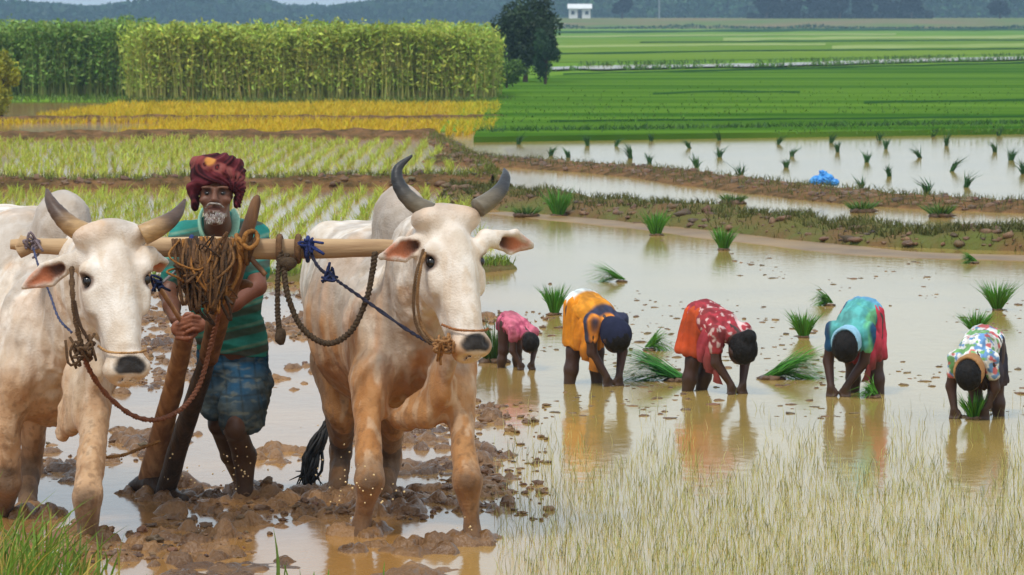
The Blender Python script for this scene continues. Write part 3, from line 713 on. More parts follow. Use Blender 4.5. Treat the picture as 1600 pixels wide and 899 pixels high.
RB = dict(seed=3, label='cream bullock with tall black horns, ochre-muddied chest and a drooping ear, nearer the planters', hscale=1.13, hyaw=math.radians(27), hw=.90, mud=1.0, mudtop=1.04,
    chest=(645, 525, 16.75), barrel=(588, 492, 17.25), rump=(548, 445, 17.85), neck=(668, 420, 16.45), hump=(628, 352, 16.95), poll=(706, 326, 16.08), muzzle=(744, 532, 15.85),
    r_chest=(.235, .335), r_barrel=(.30, .39), r_rump=(.235, .30), r_hump=(.13, .17, .18), r_neck=(.15, .24),
    dewlap=[(700, 545, 16.22), (688, 600, 16.34), (664, 640, 16.40), (632, 655, 16.5)], r_dew=[(.035, .08), (.036, .10), (.05, .08), (.07, .055)],
    legs_fl=[(582, 590, 16.55), (574, 665, 16.4), (577, 752, 16.22), (566, 815, 16.28), (563, 860, 16.25)],
    legs_fr=[(708, 590, 16.5), (722, 665, 16.35), (730, 752, 16.15), (737, 822, 16.18), (741, 862, 16.12)],
    legs_hl=[(522, 560, 17.7), (533, 640, 17.6), (534, 705, 17.78), (528, 765, 17.65), (527, 800, 17.62)],
    legs_hr=[(592, 560, 17.7), (612, 650, 17.6), (607, 715, 17.78), (602, 775, 17.6), (601, 820, 17.55)],
    rf=[(.10, .15), (.051, .08), (.061, .064), (.036, .042), (.05, .055)], rh=[(.11, .19), (.068, .10), (.055, .065), (.048, .05), (.05, .055)],
    tail=[(548, 365, 18.12), (528, 430, 18.22), (518, 520, 18.22), (527, 620, 18.12), (512, 662, 18.08)],
    switch=[(513, 658, 18.08), (498, 690, 18.05), (486, 725, 18.02), (479, 758, 18.0)],
    ears=[((664, 378, 16.1), (594, 402, 16.02)), ((770, 374, 16.14), (832, 384, 16.2))],
    horns=[[(672, 332, 16.1), (645, 316, 16.1), (624, 290, 16.12), (622, 264, 16.14), (644, 243, 16.16)], [(746, 326, 16.14), (768, 311, 16.18), (784, 294, 16.24), (790, 277, 16.3), (788, 264, 16.36)]],
    rhorn=[.042, .037, .030, .021, .005], hornc=(srgb(120, 110, 92), srgb(52, 52, 54)),
    knees=[('legs_fl', .36, 1.0), ('legs_fr', .33, .8), ('legs_hl', .42, 1.0), ('legs_hr', .40, .8)])
LB = dict(seed=13, label='cream bullock with spreading brown horns at the left edge, beside the ploughman', hscale=1.16, hyaw=math.radians(20), mud=.62, mudtop=.80,
    chest=(88, 540, 16.84), barrel=(35, 490, 17.35), rump=(5, 430, 17.95), neck=(140, 440, 16.42), hump=(98, 360, 17.0), poll=(178, 352, 15.95), muzzle=(202, 562, 15.72),
    r_chest=(.24, .37), r_barrel=(.33, .46), r_rump=(.27, .33), r_hump=(.13, .17, .18), r_neck=(.12, .23),
    dewlap=[(150, 560, 16.18), (128, 615, 16.34), (108, 650, 16.42), (97, 678, 16.45)], r_dew=[(.035, .10), (.032, .12), (.03, .09), (.028, .045)],
    legs_fl=[(25, 590, 16.7), (12, 665, 16.7), (12, 752, 16.75), (5, 800, 16.9), (3, 840, 16.9)],
    legs_fr=[(142, 590, 16.4), (148, 665, 16.2), (137, 775, 15.95), (137, 840, 15.98), (136, 885, 15.95)],
    legs_hl=[(-40, 560, 17.7), (-30, 650, 17.6), (-35, 715, 17.75), (-38, 780, 17.6), (-38, 815, 17.6)],
    legs_hr=[(48, 560, 17.6), (54, 660, 17.5), (48, 730, 17.6), (43, 790, 17.4), (43, 825, 17.4)],
    rf=[(.105, .16), (.055, .085), (.063, .067), (.038, .044), (.052, .056)], rh=[(.11, .19), (.06, .085), (.052, .06), (.046, .05), (.05, .055)],
    tail=[(-5, 340, 18.15), (-12, 430, 18.25), (-15, 520, 18.25), (-15, 600, 18.2)],
    ears=[((114, 408, 16.0), (34, 450, 15.98)), ((236, 402, 16.02), (250, 424, 16.2))],
    horns=[[(134, 366, 15.98), (110, 352, 15.98), (90, 332, 16.0), (78, 312, 16.04), (73, 296, 16.08)], [(222, 368, 15.96), (246, 356, 15.97), (266, 344, 16.0), (280, 329, 16.05), (289, 312, 16.1)]],
    rhorn=[.046, .042, .034, .022, .006], hornc=(srgb(186, 150, 104), srgb(92, 72, 60)),
    knees=[('legs_fl', .30, 1.0), ('legs_fr', .24, .9), ('legs_hl', .4, .8), ('legs_hr', .3, .6)])
TR, HPR = bull(RB)
TL, HPL = bull(LB)
# ================================================================== YOKE, PLOUGH AND ROPES
M_wood = mat('pale_wood', srgb(200, 168, 128), srgb(150, 118, 86), scale=5, rough=0.75, bump=0.5, bscale=30, stretch=(.25, 3, 3), bdist=.006)
M_wood2 = mat('brown_wood', srgb(134, 96, 64), srgb(92, 64, 44), scale=8, rough=0.7, bump=0.6, bscale=30, stretch=(3, 3, .35), bdist=.008)
M_wood3 = mat('handle_wood', srgb(196, 152, 110), srgb(146, 106, 76), scale=8, rough=0.7, bump=0.5, bscale=30, stretch=(3, 3, .3), bdist=.006)
M_black = mat('mud_black_wood', srgb(50, 42, 36), srgb(78, 60, 46), scale=8, rough=0.5, bump=0.6, bscale=30, stretch=(3, 3, .35), bdist=.008)
M_rope = mat('jute_rope', (1, 1, 1), (.65, .62, .6), scale=60, rough=0.9, bump=0.8, bscale=150, attr=True)
def colr(g, c, s=0.0):
    n = len(g[0]); return (g[0], g[1], g[2], np.repeat(np.array(c)[None], n, 0))
def roughen(g, amp, sc, seed=0):
    v = g[0]; return (v + np.stack([fbm(v * sc, 3, seed + k) - .5 for k in range(3)], 1) * amp, *g[1:])
YD = 16.43
T = thing('yoke', 'long pale wooden yoke beam lying across the necks of both bullocks', 'yoke', P(320, 388, YD))
yk = tube([P(16, 383, YD), P(45, 384, YD), P(120, 386, YD), P(320, 387, YD), P(480, 389, YD + .02), P(560, 388, YD + .03), P(625, 388, YD + .05)], [.020, .030, .036, .046, .044, .040, .034], 90, 14, (1.0, .85))
put('beam', roughen(yk, .012, 7, 3), M_wood, T)
put('end_notch', roughen(tube([P(28, 378, YD), P(42, 384, YD), P(28, 392, YD)], .035, 12, 10), .01, 9), M_wood, T)

T = thing('plough', 'wooden plough with a long dark pole sunk into the mud before the ploughman', 'plough', P(255, 775, 17.6) * A(1, 1, 0))
put('pole', roughen(tube([P(403, 306, 16.40), P(399, 318, 16.40), P(385, 368, 16.42), P(362, 440, 16.55), P(342, 495, 16.75), P(325, 560, 16.98)], [.008, .022, .033, .044, .05, .044], 60, 12), .014, 9, 4), M_wood2, T)
put('share_beam', roughen(tube([P(332, 540, 16.92), P(318, 580, 17.06), P(295, 650, 17.28), P(268, 735, 17.5), P(252, 785, 17.62)], [.034, .041, .044, .046, .044], 40, 12), .012, 9, 6), M_black, T)
put('branch_stub', roughen(tube([P(350, 468, 16.66), P(368, 450, 16.6), P(384, 444, 16.56), P(393, 446, 16.54)], [.03, .024, .02, .012], 24, 10), .008, 12, 5), M_wood2, T)
put('cross_peg', roughen(tube([P(360, 372, 16.44), P(390, 402, 16.40), P(415, 430, 16.38)], [.011, .012, .011], 16, 8), .003, 20, 7), M_wood2, T)
put('handle', roughen(tube([P(294, 500, 17.04), P(288, 530, 17.08), P(272, 600, 17.3), P(252, 680, 17.52), P(234, 752, 17.72)], [.03, .042, .045, .05, .06], 50, 12, (1.0, .8)), .012, 8, 8), M_wood3, T)
put('sole', roughen(tube([P(205, 765, 17.75), P(238, 756, 17.7), P(262, 775, 17.6), P(290, 782, 17.4)], [.03, .06, .055, .02], 24, 12), .02, 12, 9), M_black, T)

RC = [srgb(132, 94, 54), srgb(96, 68, 42), srgb(70, 52, 36), srgb(164, 112, 54), srgb(112, 80, 52)]
g = []
for k in range(64):
    x0 = rng.uniform(296, 352); x1 = x0 + rng.normal(0, 16); L = rng.uniform(40, 112); d = YD - .06 - rng.uniform(0, .10)
    pts = [P(x0, 372 + rng.uniform(-2, 8), YD - .05), P(x0 + rng.normal(0, 7), 385 + L * .35, d), P((x0 + x1) / 2 * .6 + 322 * .4 + rng.normal(0, 9), 380 + L, d - .02), P(x1 + rng.normal(0, 8), 385 + L * .4, d - .01), P(x1, 374, YD - .05)]
    g.append(colr(tube(pts, rng.uniform(.004, .0105), 26, 6), RC[k % 5]))
for k in range(20):
    a = P(rng.uniform(292, 348), rng.uniform(385, 478), YD - .13); pts = [a + rng.normal(0, .035, 3) for _ in range(5)]
    g.append(colr(tube(pts, rng.uniform(.003, .008), 20, 6), RC[(k * 3) % 5]))
o = put('rope_coil', merge(*g), M_rope); tag(o, 'tangled coil of old brown rope hung over the middle of the yoke', 'rope')
def ring(x, y0, y1, d, r, dep=.05, lean=0.0, n=26):
    c = (P(x, y0, d) + P(x, y1, d)) / 2; hh = abs(P(x, y0, d)[2] - P(x, y1, d)[2]) / 2
    a = np.linspace(0, 2 * math.pi, n)
    return tube_c(np.stack([c[0] + lean * np.sin(a), c[1] + dep * np.cos(a), c[2] + hh * np.sin(a)], 1), r, 8)
g = [colr(ring(377 + 9 * k, 368 - 3 * (k % 2), 408 + 4 * (k % 2), YD, .011, .07, .02 * (k - 1)), RC[(3, 0, 1)[k]]) for k in range(3)]
g += [colr(tube([P(372, 372, YD - .07), P(388, 388, YD - .1), P(402, 378, YD - .06), P(398, 362, YD - .03), P(384, 366, YD - .09), P(378, 392, YD - .08)], .010, 30, 7), RC[3]), colr(ring(352, 369, 406, YD, .011, .065), RC[1])]
o = put('lashing', merge(*g), M_rope); tag(o, 'ochre rope lashing that binds the plough pole to the yoke', 'rope')

T = thing('hanging_rope', 'dark rope hanging in a wide loop from the yoke beside the right bullock', 'rope', P(500, 540, YD - .05))
DR = srgb(84, 68, 50)
put('loop', colr(rope([P(448, 398, YD - .06), P(444, 425, YD - .08), P(452, 470, YD - .1), P(474, 515, YD - .1), P(512, 537, YD - .1), P(548, 518, YD - .1), P(572, 470, YD - .1), P(582, 425, YD - .07), P(586, 395, YD - .05)], .014, 110, 26), DR), M_rope, T)
put('loose_end', colr(rope([P(438, 392, YD - .06), P(434, 440, YD - .08), P(434, 490, YD - .09), P(437, 520, YD - .09)], .013, 50, 12), DR), M_rope, T)
put('end_knot', colr(roughen((P(438, 526, YD - .09) + IV * A(.026, .024, .04), None, IT), .02, 40), DR), M_rope, T)
for x in (437, 466): put('yoke_turn', colr(ring(x, 370, 408, YD, .014, .062), srgb(120, 88, 58)), M_rope, T)
put('knot', colr(roughen((P(450, 412, YD - .07) + IV * A(.04, .03, .03), None, IT), .03, 30), DR), M_rope, T)

BLUE = srgb(48, 62, 120); NAVY = srgb(52, 52, 70)
def knotty(c, n, s, col):
    g = []
    for k in range(n):
        a = c + rng.normal(0, s * .4, 3); g.append(colr(tube([a, a + rng.normal(0, s, 3), a + rng.normal(0, s, 3), a + rng.normal(0, s * 1.3, 3)], .006, 12, 5), col))
    return merge(*g)
T = thing('blue_cord', 'dark blue cord running from the yoke down to the right bullock\'s nose', 'cord', P(560, 470, 16.3))
put('cord', colr(rope([P(482, 392, YD - .06), P(500, 420, YD - .09), P(520, 434, YD - .1), P(580, 476, 16.28), P(640, 518, 16.1), P(690, 546, 15.95)], .008, 70, 40), NAVY), M_rope, T)
put('knot', knotty(P(481, 385, YD - .06), 9, .022, BLUE), M_rope, T); put('knot', knotty(P(515, 432, YD - .09), 9, .018, srgb(44, 54, 96)), M_rope, T)
put('yoke_turn', colr(ring(481, 371, 408, YD, .009, .06), BLUE), M_rope, T)
T = thing('blue_cord', 'short blue cord tied round the yoke above the ploughman\'s arm', 'cord', P(280, 420, YD))
put('yoke_turn', colr(ring(296, 370, 410, YD, .010, .062, .01), BLUE), M_rope, T)
put('cord', colr(rope([P(297, 402, YD - .06), P(285, 415, YD - .08), P(268, 430, YD - .1), P(248, 446, YD - .12)], .008, 30, 14), srgb(170, 165, 170)), M_rope, T)
put('knot', knotty(P(250, 443, YD - .12), 8, .018, srgb(40, 52, 92)), M_rope, T)
T = thing('neck_string', 'thin blue and white string tied at the left end of the yoke', 'cord', P(60, 440, YD - .1))
put('knot', knotty(P(49, 382, YD - .04), 9, .018, srgb(140, 125, 130)), M_rope, T)
put('cord', colr(rope([P(52, 388, YD - .05), P(60, 415, YD - .1), P(78, 460, 16.32), P(92, 498, 16.2), P(112, 520, 16.05)], .006, 40, 24), srgb(88, 96, 130)), M_rope, T)

HB = srgb(108, 82, 56)
T = thing('halter', 'brown rope halter round the right bullock\'s cheek and nose', 'halter', P(680, 480, 15.95))
put('cheek_rope', colr(rope([P(668, 385, 16.0), P(657, 420, 15.93), P(652, 470, 15.92), P(662, 515, 15.92), P(692, 545, 15.88)], .009, 50, 22), srgb(150, 112, 72)), M_rope, T)
put('cheek_rope', colr(rope([P(662, 390, 15.98), P(650, 430, 15.92), P(646, 480, 15.92), P(656, 520, 15.92), P(688, 548, 15.9)], .008, 50, 22), HB), M_rope, T)
put('nose_rope', colr(rope([HPR(-.085, .42, -.10), HPR(-.075, .47, -.02), HPR(-.03, .492, .022), HPR(.03, .492, .022), HPR(.075, .47, -.02)], .006, 40, 20), srgb(170, 112, 66)), M_rope, T)
put('knot', knotty(P(692, 545, 15.84), 12, .022, srgb(176, 128, 80)), M_rope, T)
T = thing('halter', 'dark rope halter hanging by the left bullock\'s ear', 'halter', P(120, 490, 15.95))
put('cheek_rope', colr(rope([P(112, 418, 15.9), P(113, 455, 15.82), P(118, 500, 15.82), P(128, 540, 15.82), P(142, 562, 15.84)], .013, 50, 18), HB), M_rope, T)
put('cheek_rope', colr(rope([P(116, 470, 15.8), P(124, 505, 15.79), P(138, 530, 15.79), P(148, 538, 15.8)], .009, 40, 14), srgb(84, 62, 44)), M_rope, T)
put('knot', knotty(P(131, 548, 15.8), 14, .026, HB), M_rope, T)
put('nose_rope', colr(rope([HPL(-.085, .42, -.10), HPL(-.075, .47, -.02), HPL(-.03, .492, .022), HPL(.03, .492, .022), HPL(.075, .47, -.02)], .006, 40, 20), srgb(196, 150, 96)), M_rope, T)
o = put('lead_rope', colr(rope([P(128, 545, 15.82), P(138, 575, 15.9), P(165, 615, 16.1), P(205, 648, 16.3), P(245, 656, 16.5), P(285, 638, 16.65), P(312, 600, 16.72), P(328, 545, 16.72), P(340, 500, 16.66), P(352, 460, 16.52)], .012, 130, 40), srgb(150, 100, 76)), M_rope)
tag(o, 'reddish lead rope sagging from the left bullock\'s halter to the plough pole', 'rope')
o = put('trailing_rope', colr(rope([P(150, 716, 17.2), P(190, 712, 17.3), P(222, 700, 17.4), P(250, 690, 17.42)], .009, 40, 14), srgb(178, 128, 74)), M_rope)
tag(o, 'pale rope trailing over the mud behind the left bullock\'s leg', 'rope')
o = put('goad_stick', roughen(tube([P(222, 420, 16.75), P(250, 452, 16.85), P(284, 503, 16.97)], [.009, .011, .010], 20, 8), .004, 15), M_wood3)
tag(o, 'thin brown goad stick slanting from the ploughman\'s hands', 'stick')

# ================================================================== THE PLOUGHMAN
M_skin = mat('skin', (1, 1, 1), (.82, .80, .78), scale=14, rough=0.48, spec=0.4, bump=.25, bscale=110, attr=True, bdist=.004)
M_cloth = mat('cloth', (1, 1, 1), (.86, .86, .86), scale=40, rough=0.9, bump=.35, bscale=220, attr=True, spec=.15, bdist=.003)
M_hair = mat('hair', (.007, .006, .006), (.016, .013, .011), scale=60, rough=.6, bump=.6, bscale=90, spec=.15)
SKIN = A(*srgb(114, 72, 51))
def ploughman():
    hc = P(338, 303, 17.12); HS = 1.10; l = A(1, 0, 0); dn = nrm(A(0, -.22, -1)); fr = np.cross(l, dn); fr = fr if fr[1] < 0 else -fr
    hp = lambda a, b, c: hc + HS * (l * a + dn * b + fr * c)
    R3 = (l, dn, fr)
    lo = np.minimum.reduce([P(250, 800, 17.4), P(250, 800, 17.9)]) - A(.05, .6, 0); hi = P(425, 232, 17.9) + A(.08, .15, .05); lo[2] = -.05; lo[1] = 16.85; hi[1] = 18.1
    B = Body(lo, hi, 0.0052)
    # head
    B.ell(hp(0, -.035, -.02), (.076, .10, .095), R3, k=.02)
    B.el(hp(0, .015, .015), hp(0, .105, .04), (.068, .07), (.042, .034), l, k=.03)
    B.ell(hp(0, .118, .055), (.024, .016, .018), R3, k=.02)                               # chin
    for s in (-1, 1):
        B.ell(hp(s * .045, .035, .05), (.022, .018, .022), R3, k=.02)                      # cheekbones
        B.ell(hp(s * .033, -.012, .074), (.026, .010, .014), R3, k=.012)                  # brows
        B.ell(hp(s * .031, .010, .088), (.020, .012, .016), R3, k=.010, sub=True)
        B.ell(hp(s * .077, .03, -.015), (.010, .030, .018), R3, k=.01)                    # ears
        B.ell(hp(s * .031, .010, .062), (.015, .0125, .0125), R3, k=.003)
    B.el(hp(0, -.005, .078), hp(0, .042, .104), (.009, .012), (.016, .014), l, k=.014)     # nose
    for s in (-1, 1): B.ell(hp(s * .014, .045, .092), (.010, .008, .010), R3, k=.008)
    B.el(hp(-.022, .074, .082), hp(.022, .074, .082), (.010, .006), (.010, .006), fr, k=.008)
    B.el(hp(-.020, .086, .082), hp(.020, .086, .082), (.010, .007), (.010, .007), fr, k=.006)
    # neck and trunk
    B.cone(hp(0, .07, -.03), P(342, 372, 17.33), .058, .066, .03)
    B.el(P(342, 378, 17.38), P(352, 470, 17.45), (.160, .092), (.146, .10), l, k=.04)
    B.el(P(352, 470, 17.45), P(364, 575, 17.6), (.142, .10), (.148, .11), l, k=.04)
    a1 = [P(291, 374, 17.38), P(263, 458, 17.30), P(274, 500, 17.08), P(282, 512, 17.0)]
    a2 = [P(396, 376, 17.38), P(402, 448, 17.20), P(330, 497, 17.02), P(312, 508, 16.98)]
    for a in (a1, a2):
        B.cone(a[0], a[1], .056, .040, .04); B.cone(a[1], (a[1] + a[2]) / 2, .040, .038, .02); B.cone((a[1] + a[2]) / 2, a[2], .038, .026, .02)
    # hands closed round the top of the handle: palm, four fingers, thumb each
    B.ell(P(281, 514, 16.99), (.040, .026, .040), None, k=.02)
    B.ell(P(308, 508, 16.97), (.042, .026, .036), None, k=.02)
    for i in range(4):
        L = (1.0, 1.1, 1.05, .85)[i]
        B.chain([P(277, 507 + 7.2 * i, 16.97), P(277 + 10 * L, 507 + 7.4 * i, 16.945), P(277 + 19 * L, 510 + 7.4 * i, 16.955), P(277 + 24 * L, 512 + 7.4 * i, 16.99)], [.0105, .0100, .0092, .0082], .003)
        B.chain([P(311, 496 + 6.6 * i, 16.955), P(311 - 11 * L, 494 + 6.8 * i, 16.925), P(311 - 21 * L, 498 + 6.8 * i, 16.930), P(311 - 28 * L, 502 + 6.8 * i, 16.96)], [.0105, .0100, .0092, .0082], .003)
    B.chain([P(284, 500, 16.98), P(292, 492, 16.96), P(301, 491, 16.97)], [.0125, .0115, .009], .006)
    B.chain([P(305, 522, 16.96), P(297, 528, 16.94), P(288, 530, 16.95)], [.0125, .0115, .009], .006)
    # legs
    B.cone(P(386, 590, 17.58), P(368, 668, 17.25), .085, .056, .03)
    B.ell(P(367, 668, 17.21), (.045, .045, .055), None, k=.02)
    B.cone(P(368, 672, 17.26), P(382, 712, 17.42), .050, .053, .02); B.cone(P(382, 712, 17.42), P(383, 768, 17.44), .053, .034, .02); B.cone(P(383, 768, 17.44), P(383, 800, 17.44), .034, .036, .02)
    B.cone(P(343, 590, 17.62), P(344, 662, 17.5), .083, .054, .03)
    B.cone(P(344, 664, 17.5), P(362, 710, 17.72), .05, .05, .02); B.cone(P(362, 710, 17.72), P(378, 755, 17.92), .05, .033, .02); B.cone(P(378, 755, 17.92), P(380, 785, 17.95), .033, .035, .02)
    v, q = B.mesh(1); nz = fbm(v * 14, 3, 4)
    c = np.repeat(SKIN[None], len(v), 0)
    def lay(col, f):
        nonlocal c; f = np.clip(f, 0, 1)[:, None]; c = c * (1 - f) + np.asarray(col)[None] * f
    lay(SKIN * .72, sstep(.4, .6, nz) * .6)
    qq = (v - hc) @ np.stack(R3, 1)
    hand = (v[:, 2] < P(0, 485, 17)[2]) & (v[:, 1] < 17.12) & (v[:, 2] > .6)
    lay(A(*srgb(168, 108, 82)), .8 * hand * sstep(17.06, 16.96, v[:, 1]))
    lay(A(*srgb(134, 80, 60)), .5 * (np.abs(v[:, 2] - P(0, 465, 17.1)[2]) < .12) * (v[:, 0] > P(325, 0, 17)[0]) * (v[:, 1] < 17.25))
    inh = np.abs(qq[:, 0]) < .07
    st = (qq[:, 1] > .05) & (qq[:, 1] < .15) & (qq[:, 2] > -.01)
    lay(A(*srgb(190, 180, 170)), .62 * st * sstep(.088, .10, qq[:, 1]) * sstep(.40, .52, fbm(v * 90, 2, 8)))
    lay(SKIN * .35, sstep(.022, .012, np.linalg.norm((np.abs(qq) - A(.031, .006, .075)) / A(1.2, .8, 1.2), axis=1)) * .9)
    lay(A(*srgb(96, 48, 40)), .6 * sstep(.012, .006, np.abs(qq[:, 1] - .081)) * (np.abs(qq[:, 0]) < .026) * (qq[:, 2] > .07))
    lay(MUDC * .55, sstep(.5, .30, v[:, 2]) * .85); lay(MUDC * .8, sstep(.45, .65, fbm(v * 26, 3, 9)) * sstep(.42, .2, v[:, 2]) * .8)
    T = thing('person', 'man in a maroon checked turban and teal striped shirt pushing the plough', 'person', P(375, 781, 17.5) * A(1, 1, 0))
    put('body', (v, q, None, c), M_skin, T)
    for s in (-1, 1): put('eye', (hp(s * .031, .010, .066) + IV * A(.012, .010, .0105), None, IT), M_eye, T)
    g = [tube([hp(-.038, .072, .082), hp(-.02, .060, .098), hp(0, .057, .104), hp(.02, .060, .098), hp(.038, .072, .082)], [.003, .0055, .005, .0055, .003], 20, 7)]
    put('moustache', roughen(merge(*g), .006, 90), mat('grey_hair', srgb(176, 166, 156), srgb(110, 98, 90), scale=120, rough=.8), T)
    n = 170; a = rng.uniform(-1.2, 1.2, n); b = rng.uniform(.088, .128, n)
    bs = np.array([hp(.052 * math.sin(x) * (1 - .35 * (y - .088) / .04), y, .040 + .048 * math.cos(x) - .25 * (y - .1)) for x, y in zip(a, b)])
    put('beard', blades(bs, np.tile(dn * .8 + fr * .5, (n, 1)) + rng.normal(0, .3, (n, 3)), .012, .003, rng.normal(0, .2, (n, 3)), jit(srgb(196, 188, 178), n, .2)), M_cloth, T)
    # ---- shirt
    B = Body(lo, hi, 0.0062)
    B.el(P(342, 378, 17.38), P(352, 470, 17.45), (.178, .112), (.162, .118), l, k=.04)
    B.el(P(352, 470, 17.45), P(363, 548, 17.57), (.158, .118), (.165, .125), l, k=.04)
    for a, e in ((a1, .66), (a2, .62)):
        m = a[0] * (1 - e) + a[1] * e; B.cone(a[0] + A(0, 0, .012), m, .076, .066, .05)
    B.cone(P(342, 352, 17.34), P(342, 375, 17.38), .075, .11, .05)
    B.cut(P(364, 552, 17.57), (-.12, 0, -1))
    B.ell(P(340, 346, 17.20), (.058, .11, .085), None, k=.02, sub=True)
    v, q = B.mesh(1); n = normals(v, q)
    fold = fbm(v * A(9, 9, 22) + A(0, 0, 3) * v[:, :1], 3, 15) - .5
    v = v + n * (fold * .026)[:, None]
    sv = (v[:, 2] - .22 * (v[:, 0] - P(345, 0, 17.4)[0]) + .012 * (fbm(v * 6, 2, 3) - .5)) / .098
    ph = sv - np.floor(sv)
    c = np.repeat(A(*srgb(56, 152, 142))[None], len(v), 0)
    lay(A(*srgb(92, 82, 72)), .85 * sstep(.36, .44, ph) * sstep(.80, .72, ph)); lay(A(*srgb(150, 178, 150)), sstep(.78, .84, ph) * sstep(.98, .92, ph) * .6)
    lay(A(*srgb(40, 92, 76)), .45 * sstep(.4, .65, fbm(v * 5, 3, 33)))
    put('shirt', (v, q, None, c), M_cloth, T)
    for sg in (-1, 1):
        pts = [P(340 + sg * 24, 328, 17.36), P(340 + sg * 28, 345, 17.27), P(340 + sg * 24, 366, 17.225), P(340 + sg * 11, 384, 17.22)]
        put('collar', colr(tube(pts, [.012, .022, .022, .008], 20, 10, (1, .45)), srgb(150, 196, 170)), M_cloth, T)
    # ---- checked cloth wound round the hips to the knee
    B = Body(lo, hi, 0.0062)
    B.el(P(364, 545, 17.57), P(365, 600, 17.6), (.160, .125), (.165, .13), l, k=.04)
    B.el(P(386, 600, 17.56), P(386, 662, 17.36), (.090, .11), (.088, .09), l, k=.05)
    B.el(P(342, 600, 17.6), P(336, 645, 17.55), (.085, .10), (.072, .085), l, k=.04)
    B.cone(P(402, 620, 17.5), P(402, 670, 17.45), .04, .03, .03)
    B.el(P(384, 596, 17.52), P(371, 656, 17.27), (.10, .10), (.088, .082), l, k=.05); B.el(P(345, 600, 17.58), P(345, 648, 17.5), (.09, .09), (.08, .075), l, k=.04)
    B.cut(P(370, 664, 17.36), (.10, .35, -1))
    v, q = B.mesh(1); n = normals(v, q)
    fold = fbm(v * A(6, 6, 13) + A(5, 0, 0) * v[:, 2:], 4, 25) - .5; f2 = fbm(v * A(22, 22, 9), 3, 27) - .5
    v = v + n * (fold * .06 + f2 * .022)[:, None]
    c = np.repeat(A(*srgb(36, 78, 108))[None], len(v), 0)
    chk = np.maximum(sstep(.38, .5, np.abs(((v[:, 0] + .2 * v[:, 2]) / .07) % 1 - .5)), sstep(.38, .5, np.abs((v[:, 2] / .07) % 1 - .5)))
    lay(A(*srgb(24, 44, 60)), chk * .8); lay(A(*srgb(140, 144, 130)), .3 * sstep(.62, .72, fbm(v * A(7, 7, 16), 3, 35)))
    lay(A(*srgb(70, 72, 60)), sstep(.66, .42, v[:, 2] + .3 * (fbm(v * 9, 3, 37) - .5)) * .65); lay(A(*srgb(126, 124, 104)), .35 * sstep(.55, .70, fbm(v * A(20, 20, 60), 3, 39)))
    put('waistcloth', (v, q, None, c), M_cloth, T)
    # ---- turban: wound bands
    lo2 = hc - .24; hi2 = hc + .26
    B = Body(lo2, hi2, 0.005)
    tc_ = hp(0, -.075, -.03)
    B.ell(tc_, (.098, .09, .112), R3, k=.02); B.ell(hp(-.045, -.09, .0), (.066, .066, .095), R3, k=.04); B.ell(hp(.03, -.112, .0), (.064, .055, .09), R3, k=.04)
    def loop(tilt, roll, off, r, rr=.091):
        a = np.linspace(0, 2 * math.pi, 30)
        loc = np.stack([rr * np.cos(a), off + roll * rr * np.cos(a) + tilt * rr * np.sin(a), 1.08 * rr * np.sin(a)], 1)
        w = hp(0, -.04, -.025) + HS * (loc[:, :1] * l + loc[:, 1:2] * dn + loc[:, 2:] * fr)
        B.chain(list(w), [r] * 30, .016); return w
    loop(.05, -.34, -.020, .023); wr = loop(-.12, .42, -.045, .023, .090); loop(-.05, -.18, -.066, .021, .085); loop(.1, .25, -.012, .019, .090)
    B.ell(hp(.0, .035, .085), (.072, .072, .078), R3, k=.012, sub=True)
    B.el(hp(-.098, -.02, .02), hp(-.083, .062, .022), (.022, .04), (.012, .025), l, k=.02); B.el(hp(.096, -.02, .0), hp(.088, .05, .01), (.022, .04), (.012, .025), l, k=.02)
    v, q = B.mesh(1); n = normals(v, q)
    qq = (v - hc) @ np.stack(R3, 1) / HS
    # folds fan out from the upper right brow
    ang = np.arctan2(qq[:, 0] - .075, -(qq[:, 1] + .0)) + 1.2 * fbm(v * 6, 2, 4); fo = ang * 22 + qq[:, 1] * 60
    v = v + n * (np.sin(fo) * .0045 + (fbm(v * 40, 3, 45) - .5) * .008)[:, None]
    dw = np.min(np.linalg.norm(v[:, None] - wr[None], axis=2), 1) / HS
    c = np.repeat(A(*srgb(92, 36, 42))[None], len(v), 0); s1 = np.sin(fo * .5 + 1)
    lay(A(*srgb(44, 20, 26)), .85 * sstep(.1, .6, s1)); lay(A(*srgb(140, 66, 68)), .4 * sstep(.75, .95, np.sin(fo + .4)))
    bandm = sstep(.034, .026, dw) * sstep(.0, .05, -qq[:, 1] + .04)
    lay(A(*srgb(158, 58, 56)), bandm); lay(A(*srgb(52, 24, 30)), bandm * sstep(.2, .7, np.sin(dw * 260 + 1.0))); lay(A(*srgb(222, 130, 118)), bandm * sstep(.5, .8, np.sin(dw * 180 + 2.6)) * .35)
    lay(A(*srgb(214, 150, 70)), .8 * sstep(.028, .016, np.linalg.norm(qq - A(-.02, -.12, .09), axis=1)))
    put('turban', (v, q, None, c), M_cloth, T)
ploughman()

